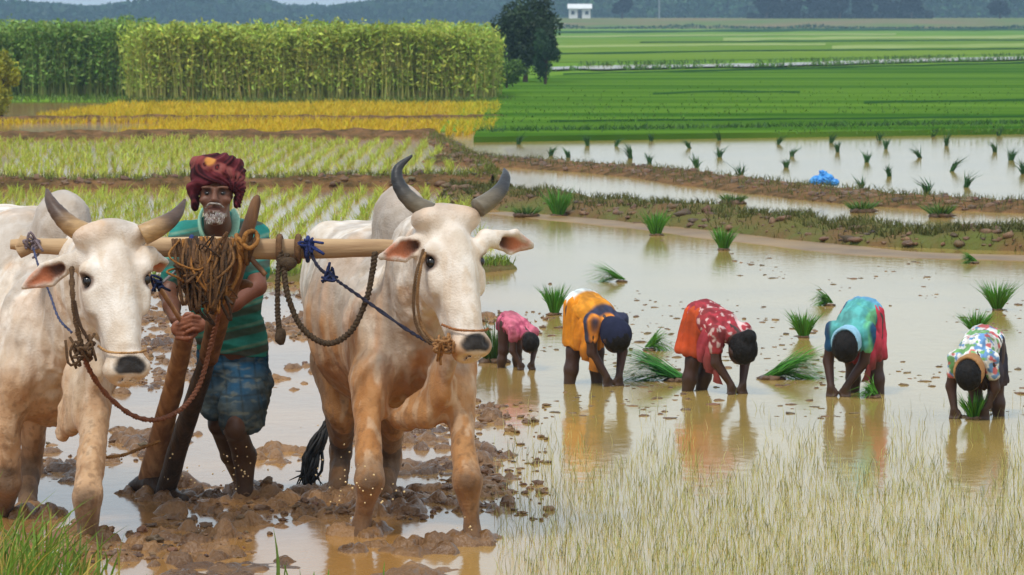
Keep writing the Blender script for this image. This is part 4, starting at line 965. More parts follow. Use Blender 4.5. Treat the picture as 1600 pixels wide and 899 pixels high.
# drops of muddy water thrown up round the feet
dp = []
for (x, y, sx_, sy_, Yd, m) in ((385, 725, 22, 30, 17.3, 34), (530, 745, 28, 35, 17.4, 30), (568, 775, 26, 25, 16.1, 26), (270, 740, 20, 25, 17.3, 14), (735, 825, 16, 16, 16.0, 6)):
    for k in range(m): dp.append((P(x + rng.normal(0, sx_), y + rng.normal(0, sy_), Yd + rng.normal(0, .05)), rng.uniform(.002, .0055)))
V0, T0 = ico(1)
v = np.concatenate([p_ + V0 * r for p_, r in dp if p_[2] > .01]); n = len(v) // len(V0)
o = put('splash_drops', (v, None, (np.arange(n)[:, None, None] * len(V0) + T0[None]).reshape(-1, 3)), mat('drops', srgb(226, 196, 140), rough=.08, spec=.6))
tag(o, 'flying drops of muddy water round the wading legs', 'drops', kind='stuff')
# ================================================================== THE PLANTERS
WSK = A(*srgb(66, 42, 32))
def grime(c, v, l_):
    m = (.55 * sstep(.34, .16, l_[:, 2] + .12 * (fbm(v * 14, 3, 71) - .5)) + .25 * sstep(.52, .66, fbm(v * 11, 3, 72)))[:, None]
    f = (.82 + .36 * sstep(.35, .65, fbm(l_ * A(30, 9, 12), 3, 73)))[:, None]
    return c * f * (1 - m) + MUDC[None] * .8 * m
def flat(*c): return lambda v, l_: grime(np.repeat(A(*srgb(*c))[None], len(v), 0), v, l_)
def planter(px, py, yaw, S, label, colour, feet=((-.11, .17), (.11, .15)), hands=((-.09, -.34), (.06, -.33)), headoff=(0, 0, 0), bun=False, scarf=None, skirt=(.24, .19), hips=(.20, .48), wskirt=1.0, sleeve=.55, drop=.56, lean=0.0, drape=None):
    o = G(px, py); cy_, sy_ = math.cos(yaw), math.sin(yaw)
    Rm = A([cy_, -sy_, 0], [sy_, cy_, 0], [0, 0, 1])
    W = lambda a, b, c: o + Rm @ (A(a * .84, b * .94, c) * S)
    lat, bk, up = Rm @ A(1, 0, 0), Rm @ A(0, 1, 0), A(0, 0, 1)
    lo = o - A(.62, .62, 0) * S; hi = o + A(.62, .62, .72) * S; lo[2] = -.05
    hb, hz = hips
    pel = W(0, hb, hz); chst = W(lean, -.06, hz - .085 * drop); nk = W(lean * 1.5, -.215, hz - .20 * drop); hd = W(lean * 2 + headoff[0], -.295 + headoff[1], hz - .32 * drop + headoff[2])
    sh = [W(lean * 1.3 + s * .135, -.165, hz - .14 * drop) for s in (-1, 1)]
    B = Body(lo, hi, .0065)
    B.el(pel, chst, (.118 * S, .095 * S), (.098 * S, .08 * S), lat, k=.04)
    B.cone(chst, nk, .09 * S, .055 * S, .04)
    fd = nrm(hd - nk); ff = nrm(np.cross(lat, fd)); 
    B.cone(nk, hd, .05 * S, .05 * S, .02)
    hx = (lat, fd, ff)
    B.ell(hd, np.array((.078, .10, .095)) * S, hx, k=.02)
    face = -ff if ff[2] > 0 else ff                                        # the face looks down and back at the water
    B.ell(hd + face * .055 * S + fd * .0, np.array((.052, .055, .05)) * S, hx, k=.03)
    B.cone(hd + face * .09 * S, hd + face * .115 * S - fd * .02 * S, .010 * S, .015 * S, .015)   # nose
    for s in (-1, 1): B.ell(hd + lat * s * .078 * S + face * .015 * S, np.array((.012, .03, .02)) * S, hx, k=.01)
    ends = []
    for k, s in enumerate((-1, 1)):
        hx_, hy_ = hands[k]; hnd = W(hx_, hy_, .012)
        el = (sh[k] + hnd) / 2 + lat * s * .035 * S + bk * .03 * S
        B.cone(sh[k], el, .043 * S, .032 * S, .03); B.cone(el, hnd + A(0, 0, .05) * S, .034 * S, .022 * S, .015)
        B.ell(hnd + A(0, 0, .025) * S, np.array((.03, .018, .035)) * S, (lat, bk, up), k=.015)
        for i in range(4):
            b0 = hnd + lat * (i - 1.5) * .016 * S + A(0, 0, .01)
            B.chain([b0, b0 - up * .022 * S - bk * .012 * S, b0 - up * .045 * S + bk * .004 * S], [.0085, .008, .007], .003)
        t0 = hnd - lat * s * .028 * S + A(0, 0, .03); B.chain([t0, t0 - lat * s * .012 * S - up * .02 * S, t0 - lat * s * .006 * S - up * .04 * S], [.010, .009, .008], .005)
        fx, fy = feet[k]; hip = W(s * .08, hb, hz - .03); ft = W(fx, fy, -.08)
        kn = hip * .52 + ft * .48 - bk * .02 * S
        B.cone(hip, kn, .075 * S, .048 * S, .03); B.cone(kn, (kn * .6 + ft * .4), .046 * S, .046 * S, .02); B.cone(kn * .6 + ft * .4, ft, .046 * S, .030 * S, .02)
    v, q = B.mesh(1); c = np.repeat(WSK[None], len(v), 0) * (0.8 + .5 * fbm(v * 16, 3, 3))[:, None]
    wet = sstep(.16, .04, v[:, 2] + .06 * fbm(v * 20, 2, 5))[:, None]; c = c * (1 - .6 * wet) + (MUDC * .6)[None] * .6 * wet
    T = thing('person', label, 'person', o)
    put('body', (v, q, None, c), M_skin, T)
    # hair
    B = Body(lo, hi, .006); B.ell(hd + fd * .006 * S - face * .012 * S, np.array((.086, .105, .10)) * S, hx, k=.01)
    B.ell(hd + face * .095 * S, np.array((.066, .09, .075)) * S, hx, k=.01, sub=True)
    if bun: B.ell(hd - face * .105 * S + fd * .0 * S, np.array((.052, .052, .05)) * S, hx, k=.015)
    hv, hq = B.mesh(1); nn = normals(hv, hq); hv = hv + nn * ((fbm(hv * A(60, 60, 25), 2, 7) - .5) * .01)[:, None]
    put('hair', (hv, hq), M_hair, T)
    # clothes
    def cloth(name, B, colf, amp=.02, sc=A(10, 10, 6)):
        v, q = B.mesh(1); n = normals(v, q)
        loc = (v - o) @ Rm / S
        rg = np.abs(fbm(loc * sc, 3, 11 + int(px)) - .5) * 2
        pl = np.sin(np.arctan2(loc[:, 1] - hb, loc[:, 0]) * 15 + 5 * fbm(loc * 7, 2, 13)) if name == 'skirt' else 0
        v = v + n * ((.35 - rg) * amp * 1.5 + (fbm(loc * 30, 2, 12) - .5) * amp * .3 + pl * .006)[:, None]
        put(name, (v, q, None, colf(v, loc)), M_cloth, T)
    B = Body(lo, hi, .0065)
    B.el(pel + bk * .02 * S, chst, (.13 * S, .108 * S), (.110 * S, .092 * S), lat, k=.04)
    B.cone(chst, nk, .088 * S, .056 * S, .05)
    for k in (0, 1):
        s = (-1, 1)[k]; hnd = W(*hands[k], .012); e = (sh[k] + hnd) / 2 + lat * s * .035 * S + bk * .03 * S
        B.cone(sh[k], sh[k] * (1 - sleeve) + e * sleeve, .050 * S, .040 * S, .04)
    cloth('blouse', B, colour[0], .012, A(20, 5, 9))
    B = Body(lo, hi, .0065); hem, sw = skirt
    mid = W((feet[0][0] + feet[1][0]) * .4, (feet[0][1] + feet[1][1]) * .5 * .8 + hb * .2, hem)
    B.el(pel + up * .0, mid, (.134 * S * wskirt, .115 * S), (sw * .88 * S, .115 * S), lat, k=.04, cap=.55)
    B.cut(mid, -up + .25 * bk)
    B.el(mid - up * .05, mid + up * .05, ((sw * .88 - .025) * S, .09 * S), ((sw * .88 - .025) * S, .09 * S), lat, k=.01, sub=True)
    cloth('skirt', B, colour[1], .014, A(14, 14, 3))
    if drape:
        col_, side = drape
        nu, nv = 16, 22; uu, vv = np.meshgrid(np.linspace(0, 1, nu), np.linspace(0, 1, nv), indexing='ij')
        a0 = W(lean + side * .12, -.02, hz - .06); a1 = W(lean + side * .05, -.17, hz - .16)
        top_ = a0[None, None] * (1 - uu[..., None]) + a1[None, None] * uu[..., None]
        wv = .018 * np.sin(uu * 14 + 2 * vv) * (.3 + vv) + .012 * np.sin(uu * 31 + vv * 5)
        pts = top_ + (lat * side)[None, None] * (.05 * np.sin(vv * 2.2) + wv)[..., None] * S - up[None, None] * (vv * (.20 + .05 * uu) * S)[..., None]
        i_ = np.arange(nu - 1)[:, None] * nv; j_ = np.arange(nv - 1)[None]
        qd = np.stack([i_ + j_, i_ + nv + j_, i_ + nv + j_ + 1, i_ + j_ + 1], -1).reshape(-1, 4); vf = pts.reshape(-1, 3); m_ = len(vf)
        nn_ = normals(vf, qd); vb = vf - nn_ * .006
        dv = np.vstack([vf, vb]); put('loose_cloth', (dv, np.vstack([qd, qd[:, ::-1] + m_]), None, grime(np.repeat(A(*srgb(*col_))[None], 2 * m_, 0), dv, (dv - o) @ Rm / S)), M_cloth, T)
    if scarf:
        B = Body(lo, hi, .006); B.ell(hd - face * .02 * S - fd * .012 * S, np.array((.092, .106, .101)) * S, hx, k=.01); B.cone(hd - fd * .03 * S, nk, .07 * S, .062 * S, .04)
        B.ell(hd + face * .10 * S + fd * .03 * S, np.array((.078, .105, .092)) * S, hx, k=.01, sub=True)
        if scarf[1]: B.ell(hd + fd * .052 * S - face * .05 * S, np.array((.086, .115, .12)) * S, hx, k=.01, sub=True)
        cloth('headscarf', B, lambda v, l_: np.repeat(A(*scarf[0])[None], len(v), 0) * (.8 + .4 * fbm(v * 15, 3, 6))[:, None], .01)
    return T
def printed(base, dots, dens=.56, sc=34):
    def f(v, l_):
        c = np.repeat(A(*srgb(*base))[None], len(v), 0)
        for k, d in enumerate(dots):
            m = sstep(dens, dens + .04, fbm(v * sc + k * 31, 2, 60 + k))[:, None]; c = c * (1 - m) + A(*srgb(*d))[None] * m
        return grime(c, v, l_)
    return f
def w2_top(v, l_):
    c = np.repeat(A(*srgb(226, 150, 50))[None], len(v), 0); n = .06 * (fbm(v * 8, 2, 5) - .5)
    for m, col in ((sstep(.05, .09, l_[:, 1] + n) * sstep(.50, .54, l_[:, 2] + n), (226, 234, 232)), (sstep(-.06, -.10, l_[:, 1] + n + .5 * (l_[:, 2] - .42)), (62, 66, 88)), (sstep(.02, .0, np.abs(l_[:, 1] + .19 + n)) * (l_[:, 0] < .05), (240, 150, 60))):
        c = c * (1 - m[:, None]) + A(*srgb(*col))[None] * m[:, None]
    return grime(c, v, l_)
def w4_top(v, l_):
    c = np.repeat(A(*srgb(96, 178, 174))[None], len(v), 0); n = .08 * (fbm(v * 8, 2, 5) - .5)
    for m, col in ((sstep(.5, .62, fbm(v * 9, 2, 9)), (120, 206, 150)), (sstep(.05, .10, l_[:, 1] + n), (110, 170, 206)), (sstep(.15, .19, l_[:, 1] + n) , (186, 220, 232)), (sstep(.10, .13, np.abs(l_[:, 0] + n)), (44, 84, 120))):
        c = c * (1 - m[:, None]) + A(*srgb(*col))[None] * m[:, None]
    return grime(c, v, l_)
planter(806, 576, math.radians(30), .62, 'small stooping child in a pink shirt by the right bullock\'s muzzle', (printed((206, 112, 132), [(178, 84, 108)]), flat(150, 70, 92)), skirt=(.38, .15), sleeve=.4, hands=((-.07, -.2), (.08, -.22)), hips=(.12, .46))
planter(928, 600, math.radians(30), .92, 'stooping planter in an orange sari with a white back and dark scarf', (w2_top, flat(222, 140, 40)), hips=(.12, .50), feet=((-.17, .10), (.06, .05)), hands=((-.02, -.20), (.09, -.20)), scarf=(srgb(40, 44, 66), False), skirt=(.24, .15), drape=((226, 140, 44), -1))
planter(1118, 612, math.radians(34), .92, 'stooping planter in an orange-red skirt and pink printed blouse, hair in a bun', (printed((178, 62, 72), [(222, 190, 186), (150, 60, 66)], .5), flat(206, 84, 44)), hips=(.12, .47), feet=((-.17, .14), (-.02, .17)), hands=((-.04, -.22), (.07, -.22)), bun=True, skirt=(.24, .155), drape=((170, 66, 74), -1))
planter(1340, 616, math.radians(-20), .92, 'stooping planter in a turquoise wrap with a pale head cloth', (w4_top, flat(196, 66, 84)), hips=(.12, .50), scarf=(srgb(150, 196, 220), True), drape=((196, 66, 84), 1), feet=((-.06, .12), (.15, .08)), hands=((-.14, -.22), (-.03, -.20)), skirt=(.22, .15))
planter(1530, 652, math.radians(-20), .86, 'stooping planter in a white floral blouse and dark skirt at the far right', (printed((226, 226, 222), [(110, 150, 196), (206, 110, 110), (120, 170, 110)], .58, 30), flat(58, 56, 66)), hips=(.13, .47), feet=((-.05, .16), (.13, .12)), hands=((-.15, -.16), (.08, -.14)), scarf=(srgb(176, 132, 88), True), skirt=(.2, .15), drape=((70, 66, 74), 1))

# ================================================================== SEEDLING BUNDLES
M_seed = mat('seedling', (1, 1, 1), (.75, .8, .7), scale=8, rough=0.5, attr=True, transl=.2)
def bundle(px, py, hgt, label, lying=None, n=150, col=srgb(84, 140, 44), spread=.25, name='seedling_bundle', group='rice seedling bundles set out in the paddy', rad=.028, cat='rice bundle', z=0.0, w=.009):
    hgt *= 1.22; n = int(n * 1.5)
    b = G(px, py, z); T = thing(name, label, cat, b, group)
    a = rng.uniform(0, 6.283, n); r = rad * np.sqrt(rng.random(n))
    base = b + np.stack([r * np.cos(a), r * np.sin(a), rng.uniform(0, .01, n)], 1)
    if lying is None:
        d = np.stack([np.cos(a) * spread * r / rad + rng.normal(0, .06, n), np.sin(a) * spread * r / rad, np.ones(n)], 1)
        bd = np.stack([np.cos(a) * .35 * rng.random(n), np.sin(a) * .35 * rng.random(n), rng.uniform(-.35, 0, n)], 1)
    else:
        dx, dy = lying; e = rng.normal(0, .22, n)
        d = np.stack([dx + e * -dy, dy + e * dx + rng.normal(0, .06, n), rng.uniform(.12, .85, n)], 1)
        bd = np.stack([rng.normal(0, .15, n), rng.normal(0, .1, n), -rng.uniform(.25, .65, n)], 1); base[:, 2] += .02
    put('blades', blades(base, d, hgt * rng.uniform(.6, 1.1, n), w, bd, jit(col, n, .28), 3), M_seed, T)
    c = clods(np.array([b + A(math.cos(t) * rad * .8, math.sin(t) * rad * .8, .006) for t in np.arange(5) * 1.256]), np.full(5, rad * 1.0), 3, .5, np.full((5, 3), .6))
    put('root_ball', c, M_clod, T)
    return T
GB = 'rice seedling bundles set out in the paddy'
bundle(866, 492, .20, 'upright seedling bundle left of the orange-clad planter', spread=.3)
bundle(1014, 548, .25, 'seedling bundle leaning right, between the orange and the red-skirted planters', lying=(.45, 0), n=130) ['group'] = GB
bundle(1256, 528, .17, 'seedling bundle beside the turquoise planter\'s shoulder', spread=.4)
bundle(1296, 478, .20, 'seedling bundle leaning left just behind the turquoise planter', lying=(-.5, 0), n=130)
bundle(1558, 485, .20, 'bushy seedling bundle behind the floral-bloused planter', spread=.5, n=170)
bundle(1524, 520, .14, 'low seedling bundle showing over the floral-bloused planter\'s back', spread=.7)
bundle(1522, 412, .17, 'seedling bundle tipped over by the nearer dyke at far right', lying=(-.6, 0), n=110)
bundle(873, 338, .28, 'pale seedling bundle at the foot of the nearer dyke, farthest left', spread=.35, w=.012, rad=.05)
bundle(1025, 368, .24, 'upright dark seedling bundle by the nearer dyke, left of two', spread=.35, w=.01, rad=.045)
bundle(1131, 391, .20, 'upright dark seedling bundle by the nearer dyke, right of two', spread=.35, w=.01, rad=.04)
bundle(972, 441, .26, 'seedling bundle lying flat above the orange-clad planter', lying=(-.9, .1), n=140)
bundle(1058, 596, .34, 'long green bundle lying in the water beside the orange-clad planter', lying=(-.95, .25), n=260, col=srgb(66, 134, 52), rad=.05)
bundle(1205, 593, .32, 'long green bundle lying between the red-skirted and turquoise planters', lying=(.95, .2), n=300, col=srgb(80, 144, 44), rad=.05)
bundle(1365, 622, .17, 'loose seedlings under the turquoise planter\'s hands', lying=(-.35, 0), n=80)
bundle(1522, 655, .12, 'small tuft of seedlings at the floral-bloused planter\'s hands', spread=.5, n=90)
bundle(772, 566, .24, 'shaggy seedling bundle half hidden behind the right bullock\'s muzzle', spread=.45, n=220, col=srgb(72, 104, 46), rad=.06)
for (x, y, hh, lb) in ((1145, 318, .10, 'green weed tuft on the water strip between the dykes, left'), (1346, 331, .12, 'green weed tuft on the water strip between the dykes, middle'), (1468, 338, .13, 'dark weed tuft on the water strip between the dykes, right'), (822, 338, .10, 'low green weed patch at the near dyke beside the bullock\'s horn')):
    bundle(x, y, hh, lb, spread=1.1, n=140, name='weed_tuft', group='weed tufts by the dykes', rad=.09, cat='weeds', col=srgb(84, 118, 48), w=.012, z=.01)
# ---- hills of seedlings standing in the pond
pond = [(810, 222), (860, 240), (888, 243), (918, 224), (962, 225), (985, 244), (1015, 253), (1017, 217), (1078, 228), (1088, 259), (1124, 242), (1124, 216), (1158, 277), (1216, 222), (1237, 241), (1228, 258), (1298, 220), (1309, 234), (1354, 250), (1374, 216), (1384, 229), (1389, 272), (1438, 243), (1449, 300), (1457, 210), (1479, 224), (1487, 264), (1509, 289), (1555, 234), (1560, 209), (1580, 247), (1598, 268), (1345, 296)]
ORD = ['first', 'second', 'third', 'fourth', 'fifth', 'sixth', 'seventh', 'eighth', 'ninth', 'tenth', 'eleventh', 'twelfth', 'thirteenth', 'fourteenth', 'fifteenth', 'sixteenth']
def pond_row(x, y):
    t = (y - np.interp(x, [800, 1600], [212, 202])) / np.interp(x, [800, 1600], [36, 98]); return 0 if t < .25 else 1 if t < .58 else 2
ROWN = ['in the far row, under the green bank', 'in the middle row of the pond', 'in the near row, by the brown dyke']
rank = {}
for r_ in range(3):
    for i_, (x, y) in enumerate(sorted([q_ for q_ in pond if pond_row(*q_) == r_])): rank[(x, y)] = (r_, i_)
for k, (x, y) in enumerate(pond):
    b = G(x, y + 4); n = 36
    a = rng.uniform(0, 6.283, n); d = np.stack([np.cos(a) * .28 + rng.normal(0, .1), np.sin(a) * .28, np.ones(n)], 1)
    bd = np.stack([rng.normal(0, .25, n) + rng.normal(0, .3), rng.normal(0, .2, n), rng.uniform(-.4, 0, n)], 1)
    o = put('pond_seedling', blades(b + rng.normal(0, .012, (n, 3)) * A(1, 1, 0), d, .24 * rng.uniform(.5, 1.1, n) * rng.uniform(.8, 1.15), .022, bd, jit(srgb(58, 98, 52), n, .25)), M_seed)
    tag(o, ORD[rank[(x, y)][1]] + ' seedling clump from the left ' + ROWN[rank[(x, y)][0]], 'seedling clump', 'seedling clumps in the pond')

# ---- blue plastic bundle on the far dyke
b = G(1287, 298); b[2] = .05; B = Body(b - A(.3, .25, .04), b + A(.3, .25, .36), .007)
for (dx, dz, r) in ((-.09, .07, .09), (.04, .09, .10), (.14, .05, .065), (-.01, .17, .06), (-.15, .03, .055)): B.ell(b + A(dx, rng.uniform(-.03, .03), dz), (r, r * .9, r * .8), None, k=.02)
v, q = B.mesh(1); nn = normals(v, q); v = v + nn * ((np.abs(fbm(v * 22, 3, 5) - .5) * -.09))[:, None]
o = put('plastic_sack', (v, q), mat('blue_plastic', srgb(34, 118, 206), srgb(96, 176, 230), scale=14, rough=.35, bump=.4, bscale=40)); tag(o, 'crumpled blue plastic sack lying on the dyke by the pond', 'sack')

# ---- foreground blades
n = 330; gx = np.where(rng.random(n) < .85, rng.normal(40, 55, n), rng.uniform(-60, 170, n)); gb = np.array([G(x, y) for x, y in zip(gx, rng.uniform(885, 955, n))])
hh = rng.uniform(.10, .40, n) * np.interp(gx, [-60, 60, 170], [1.1, .9, .55])
d = np.stack([rng.normal(.08, .16, n), rng.normal(0, .12, n), np.ones(n)], 1); bd = np.stack([rng.normal(.1, .3, n), rng.normal(0, .2, n), np.full(n, -.12)], 1)
o = put('corner_grass', blades(gb, d, hh, .011, bd, np.where(rng.random((n, 1)) < .75, jit(srgb(112, 142, 48), n, .2), jit(srgb(190, 172, 90), n, .15)), 4), M_grass)
tag(o, 'fresh green grass blades in the bottom left corner', 'grass', kind='stuff')
n = 14; gb = np.array([G(x, 915) for x in (432, 434, 436, 445, 452, 470, 490, 512, 230, 238, 548, 600, 380, 385)])
hh = np.array([.24, .20, .14, .10, .09, .07, .06, .07, .05, .06, .03, .1, .05, .04]); d = np.stack([rng.normal(0, .08, n), rng.normal(0, .05, n), np.ones(n)], 1)
o = put('lone_blades', blades(gb, d, hh, .010, np.stack([rng.normal(0, .2, n), 0 * hh, -.05 + 0 * hh], 1), jit(srgb(106, 138, 56), n, .2), 4), M_grass)
tag(o, 'a few lone green blades in the wet mud at bottom centre', 'grass', kind='stuff')
# ================================================================== TALL CROP, TREES AND THE FAR DISTANCE
M_leaf = mat('leaves', (1, 1, 1), (.7, .75, .65), scale=2, rough=0.6, attr=True, transl=.25)
M_bark = mat('bark', srgb(92, 76, 60), srgb(66, 54, 44), scale=6, rough=.9, bump=.6, bscale=20)
def tall_crop(name, x0, x1, y0, y1, n, hgt, c_leaf, c_stem, label, seed, edge_l=0.0):
    yy = y0 + (y1 - y0) * rng.random(n) ** 1.7; xx = rng.uniform(x0, x1, n)
    base = np.stack([xx, yy + .35 * (fbm(np.stack([xx * .8, 0 * xx, 0 * xx], 1), 2, seed) - .5) * 2, 0 * xx], 1)
    h = hgt * (0.80 + .36 * fbm(base * A(.9, .9, 1), 3, seed + 1)) * rng.uniform(.86, 1.06, n)
    ed = np.minimum(xx - x0, x1 - xx); h = h * (1 - .22 * sstep(.7, 0, ed) * rng.random(n)); base[:, 0] += rng.normal(0, .12, n); base[:, 1] += .8 * sstep(.6, 0, ed)
    ln = np.stack([rng.normal(0, .07, n), rng.normal(-.02, .05, n), np.ones(n)], 1)
    st = blades(base, ln, h, .022, np.stack([rng.normal(0, .05, n), rng.normal(-.02, .05, n), 0 * h], 1), jit(c_stem, n, .25), 2)
    m = 30; t = 1 - .8 * rng.random((n, m)) ** 1.9
    lp = base[:, None] + ln[:, None] * (h[:, None] * t)[..., None] + rng.normal(0, .065, (n, m, 3)) * (1.25 - .4 * t)[..., None]
    lc = jit(c_leaf, n * m, .25); 
    g = leaves(lp.reshape(-1, 3), rng.uniform(.07, .19, n * m), lc, up=-.1, asp=.38)
    o = put(name, merge(st, g), M_leaf); tag(o, label, 'crop', kind='stuff')
tall_crop('tall_crop', -9.9, -0.45, 97.9, 104, 3600, 1.86, srgb(182, 194, 84), srgb(196, 186, 108), 'tall dense yellow-green crop behind the yellow rice', 121)
tall_crop('tall_crop', -26, -9.6, 103.5, 110, 4800, 1.90, srgb(140, 166, 82), srgb(148, 154, 86), 'darker stand of tall crop set back on the left', 131)
n = 2600; tp = np.stack([rng.uniform(-18, 0, n), rng.uniform(95, 98, n), np.full(n, .02)], 1); tp[:, 1] += np.where(tp[:, 0] < -9.8, rng.uniform(0, 6, n), 0)
grass_on('verge_grass', tp, .2, srgb(98, 118, 48), 'rough green verge in front of the tall crop', w=.03)

def tree(name, label, base, hgt, crown, n, size, col, group=None, trunk=.12, nl=6, clumps=16, seedc=1, z0=.35):
    """crown = (rx, ry, rz) round a centre at hgt - rz"""
    r2 = np.random.default_rng(seedc); T = thing(name, label, 'tree' if 'bush' not in name else 'bush', base, group)
    b = np.array(base, float); c = b + A(0, 0, hgt - crown[2])
    g = [tube([b - A(0, 0, .1), b + A(.03, 0, hgt * .2), b + A(.05, 0, hgt * .45), c + A(0, 0, crown[2] * .3)], [trunk, trunk * .8, trunk * .6, trunk * .2], 14, 8)]
    ends = []
    for k in range(clumps):
        d = r2.normal(size=3); d /= np.linalg.norm(d); e = c + d * np.array(crown) * r2.uniform(.35, .85); ends.append(e)
        if k < nl:
            s = b + A(.04, 0, hgt * r2.uniform(.3, .5)); g.append(tube([s, (s + e) / 2 + A(0, 0, -.05 * hgt), e], [trunk * .45, trunk * .3, trunk * .1], 8, 6))
    put('trunk', merge(*g), M_bark, T)
    ci = r2.integers(0, clumps, n); rr = np.array(crown) * .42
    d = r2.normal(size=(n, 3)); d /= np.linalg.norm(d, axis=1, keepdims=True)
    pos = np.array(ends)[ci] + d * rr * (r2.random((n, 1)) ** .45) * r2.uniform(.6, 1.15, clumps)[ci][:, None]
    pos[:, 2] = np.maximum(pos[:, 2], b[2] + z0 * .2)
    cc = np.array(col)[None] * r2.uniform(.65, 1.3, clumps)[ci][:, None] * (1 + r2.normal(0, .15, (n, 1)))
    put('crown', leaves(pos, size * r2.uniform(.6, 1.2, n), np.clip(cc, 0, 1), asp=.55), M_leaf, T)
    return T
tree('dark_tree', 'dark round tree between the tall crop and the green fields', (G(820, 132)[0] + .0, 122, 0.02), 2.95, (1.15, .9, 1.42), 11000, .14, srgb(58, 78, 50), None, .09, clumps=24, seedc=2)
tree('dark_bush', 'dark bush leaning right beside the dark round tree', (G(852, 138)[0], 118, 0.05), 1.75, (.46, .45, .80), 3000, .11, srgb(52, 84, 52), None, .05, clumps=16, seedc=4)
tree('yellow_bush', 'yellow-green bush cut by the left edge of the picture', (-11.12, 83.5, 0.0), 1.45, (.42, .4, .72), 4200, .10, srgb(186, 186, 66), None, .06, clumps=18, seedc=6)
tree('low_bush', 'low green bush at the foot of the dark round tree', (G(790, 150)[0], 112, 0.05), .9, (.8, .5, .45), 2200, .09, srgb(92, 120, 48), None, .04, clumps=14, seedc=8)

# far trees on the right-hand skyline, with trunks and gaps
def far_tree(px, Y, hgt, rx, label, sd, col=srgb(15, 26, 19)):
    tree('far_tree', label, ((px - 800) * Y / F, Y, 1.68), hgt, (rx, rx * .8, hgt * .40), 3200, .8, col, 'trees along the far edge of the fields', .22, clumps=13, seedc=sd)
far_tree(972, 700, 3.9, 2.6, 'dark tree on the skyline right of the white house', 21)
for k, (x, hh, rx, lb) in enumerate(((1198, 5.2, 2.7, 'leftmost tree of the dark skyline grove'), (1238, 4.8, 2.4, 'second tree from the left in the dark skyline grove'), (1276, 5.3, 2.6, 'third tree from the left in the dark skyline grove'), (1312, 5.0, 2.3, 'middle tree of the dark skyline grove'), (1346, 5.5, 2.6, 'third tree from the right in the dark skyline grove'), (1386, 5.0, 2.5, 'second tree from the right in the dark skyline grove'), (1424, 5.2, 2.4, 'rightmost tree of the dark skyline grove'), (1562, 4.8, 2.6, 'lone dark tree at the right end of the skyline'))):
    far_tree(x, 700 + 8 * (k % 3), hh * .8, rx, lb, 30 + k)

# white house far off, thatched lean-to beside it
hx0, hY, hZ = (906 - 800) * 720 / F, 720, 1.7
T = thing('white_house', 'small white house far off under the skyline trees', 'house', (hx0, hY, hZ))
M_white = mat('whitewash', (.78, .78, .76), (.7, .7, .68), scale=.6, rough=.9); M_roof = mat('roof_sheet', srgb(150, 158, 160), srgb(120, 124, 124), scale=.8, rough=.7)
M_open = mat('dark_opening', (.03, .035, .04), rough=.3)
def up_(g, dz=hZ): return (g[0] + A(0, 0, dz), *g[1:])
put('wall', up_(box((hx0 - 2.0, hY, -.3), (hx0 + 2.0, hY + 4.5, 2.0))), M_white, T, False)
rv = A([hx0 - 2.3, hY - .5, 1.92], [hx0 + 2.3, hY - .5, 1.92], [hx0 + 2.3, hY + 2.2, 2.75], [hx0 - 2.3, hY + 2.2, 2.75], [hx0 + 2.3, hY + 4.9, 1.92], [hx0 - 2.3, hY + 4.9, 1.92])
put('roof', up_((np.vstack([rv, rv - A(0, 0, .12)]), np.array([[0, 1, 2, 3], [3, 2, 4, 5], [1, 0, 6, 7], [9, 8, 7, 6], [11, 10, 8, 9], [0, 3, 9, 6], [3, 5, 11, 9], [2, 1, 7, 8], [4, 2, 8, 10], [5, 4, 10, 11]]))), M_white, T, False)
d_ = put('door', up_(box((hx0 - .4, hY - .05, .05), (hx0 + .4, hY + .1, 1.6))), M_open, T, False)
put('frame', up_(box((hx0 - .5, hY - .03, 1.6), (hx0 + .5, hY + .05, 1.7))), M_roof, d_, False)
for dx in (-1.3, 1.3):
    w_ = put('window', up_(box((hx0 + dx - .3, hY - .05, .8), (hx0 + dx + .3, hY + .1, 1.4))), M_open, T, False); put('sill', up_(box((hx0 + dx - .36, hY - .10, .72), (hx0 + dx + .36, hY + .05, .8))), M_roof, w_, False)
T = thing('utility_pole', 'thin pale pole standing on the skyline right of the white house', 'pole', ((1030 - 800) * 700 / F, 700, 1.65))
px_, py_ = (1030 - 800) * 700 / F, 700
put('post', tube([(px_, py_, 0), (px_, py_, 3), (px_, py_, 6.5)], [.13, .11, .09], 8, 8), mat('pole_concrete', srgb(150, 156, 158), rough=.9), T)
put('cross_arm', box((px_ - .6, py_ - .05, 6.0), (px_ + .6, py_ + .05, 6.12)), bpy.data.materials['pole_concrete'], T, False)

# the hazy wood on the horizon
n = 150000; wx = rng.uniform(-560, 560, n); wy = 1000 + 160 * rng.random(n)
top = 1.8 + 7.6 * fbm(np.stack([wx * .035, wy * .004, 0 * wx], 1), 4, 141) ** 1.4 + 2.6 * (fbm(np.stack([wx * .17, wy * .02, 0 * wx], 1), 3, 142) - .4)
top = top + 5.0 * sstep(-5, 25, wx)
wz = np.maximum(.3, top) * (1 - rng.random(n) ** 1.6 * .98)
o = put('horizon_wood', leaves(np.stack([wx, wy, wz], 1), rng.uniform(1.2, 2.8, n), jit(srgb(44, 72, 40), n, .25), asp=.7), M_leaf)
tag(o, 'long bluish wood along the whole horizon', 'wood', kind='stuff')

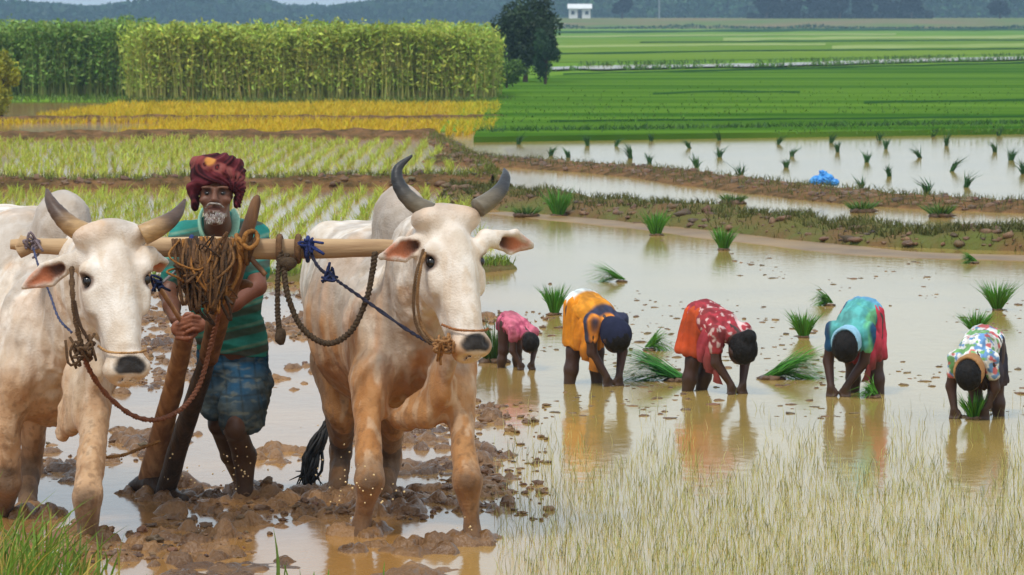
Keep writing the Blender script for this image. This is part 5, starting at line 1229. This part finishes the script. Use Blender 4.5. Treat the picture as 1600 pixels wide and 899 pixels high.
hill = poly('wooded_rise', [(-700, 1165, 2.6), (700, 1165, 5.6), (700, 1300, 5.6), (-700, 1300, 2.6)], mat('wood_floor', srgb(40, 66, 40), srgb(34, 56, 36), scale=.05, rough=.95), 5.0)
n = 60000; wx = rng.uniform(8, 420, n); wy = 860 + 60 * rng.random(n)
top = 2.6 + 5.6 * fbm(np.stack([wx * .05, wy * .006, 0 * wx], 1), 4, 145) + 3.4 * (fbm(np.stack([wx * .2, wy * .03, 0 * wx], 1), 3, 146) - .4)
wz = 1.6 + np.maximum(.3, top) * (1 - rng.random(n) ** 1.6 * .98)
o = put('skyline_wood', leaves(np.stack([wx, wy, wz], 1), rng.uniform(.8, 1.9, n), jit(srgb(66, 98, 62), n, .3), asp=.7), M_leaf)
tag(o, 'uneven belt of trees behind the far right fields', 'wood', kind='stuff')
n = 9000; wx = (rng.uniform(1170, 1450, n) - 800) * 715 / F; wy = rng.uniform(706, 722, n)
wz = 1.7 + (.2 + 1.6 * fbm(np.stack([wx * .35, 0 * wx, 0 * wx], 1), 3, 147)) * rng.random(n)
o = put('grove_scrub', leaves(np.stack([wx, wy, wz], 1), rng.uniform(.4, .9, n), jit(srgb(22, 38, 28), n, .3), asp=.7), M_leaf)
tag(o, 'dark scrub between the trunks of the skyline grove', 'scrub', kind='stuff')
n = 5000; wx = rng.uniform(4, 200, n); wy = 640 + rng.normal(0, 3, n)
wz = .1 + (1.5 * fbm(np.stack([wx * .22, 0 * wx, 0 * wx], 1), 3, 149) ** 2) * rng.random(n)
o = put('field_edge_scrub', leaves(np.stack([wx, wy, wz], 1), rng.uniform(.25, .6, n), jit(srgb(52, 84, 40), n, .3), asp=.7), M_leaf)
tag(o, 'low green scrub along the foot of the far rise', 'scrub', kind='stuff')
# haze
M_haze = bpy.data.materials.new('haze'); M_haze.use_nodes = True
nt = M_haze.node_tree; nt.nodes.clear(); pv = nt.nodes.new('ShaderNodeVolumePrincipled'); ot = nt.nodes.new('ShaderNodeOutputMaterial')
pv.inputs['Color'].default_value = (.50, .76, 1.0, 1); pv.inputs['Density'].default_value = 0.00045; pv.inputs['Anisotropy'].default_value = 0.0
nt.links.new(pv.outputs[0], ot.inputs['Volume'])
g = box((-1550, -80, -1.7), (1550, 1950, 26)); hz = bpy.data.objects.new('haze', mesh_np('haze', g[0], g[1], None, False)); COL.objects.link(hz); hz.data.materials.append(M_haze)
tag(hz, 'thin bluish haze over the fields', 'haze', kind='stuff')
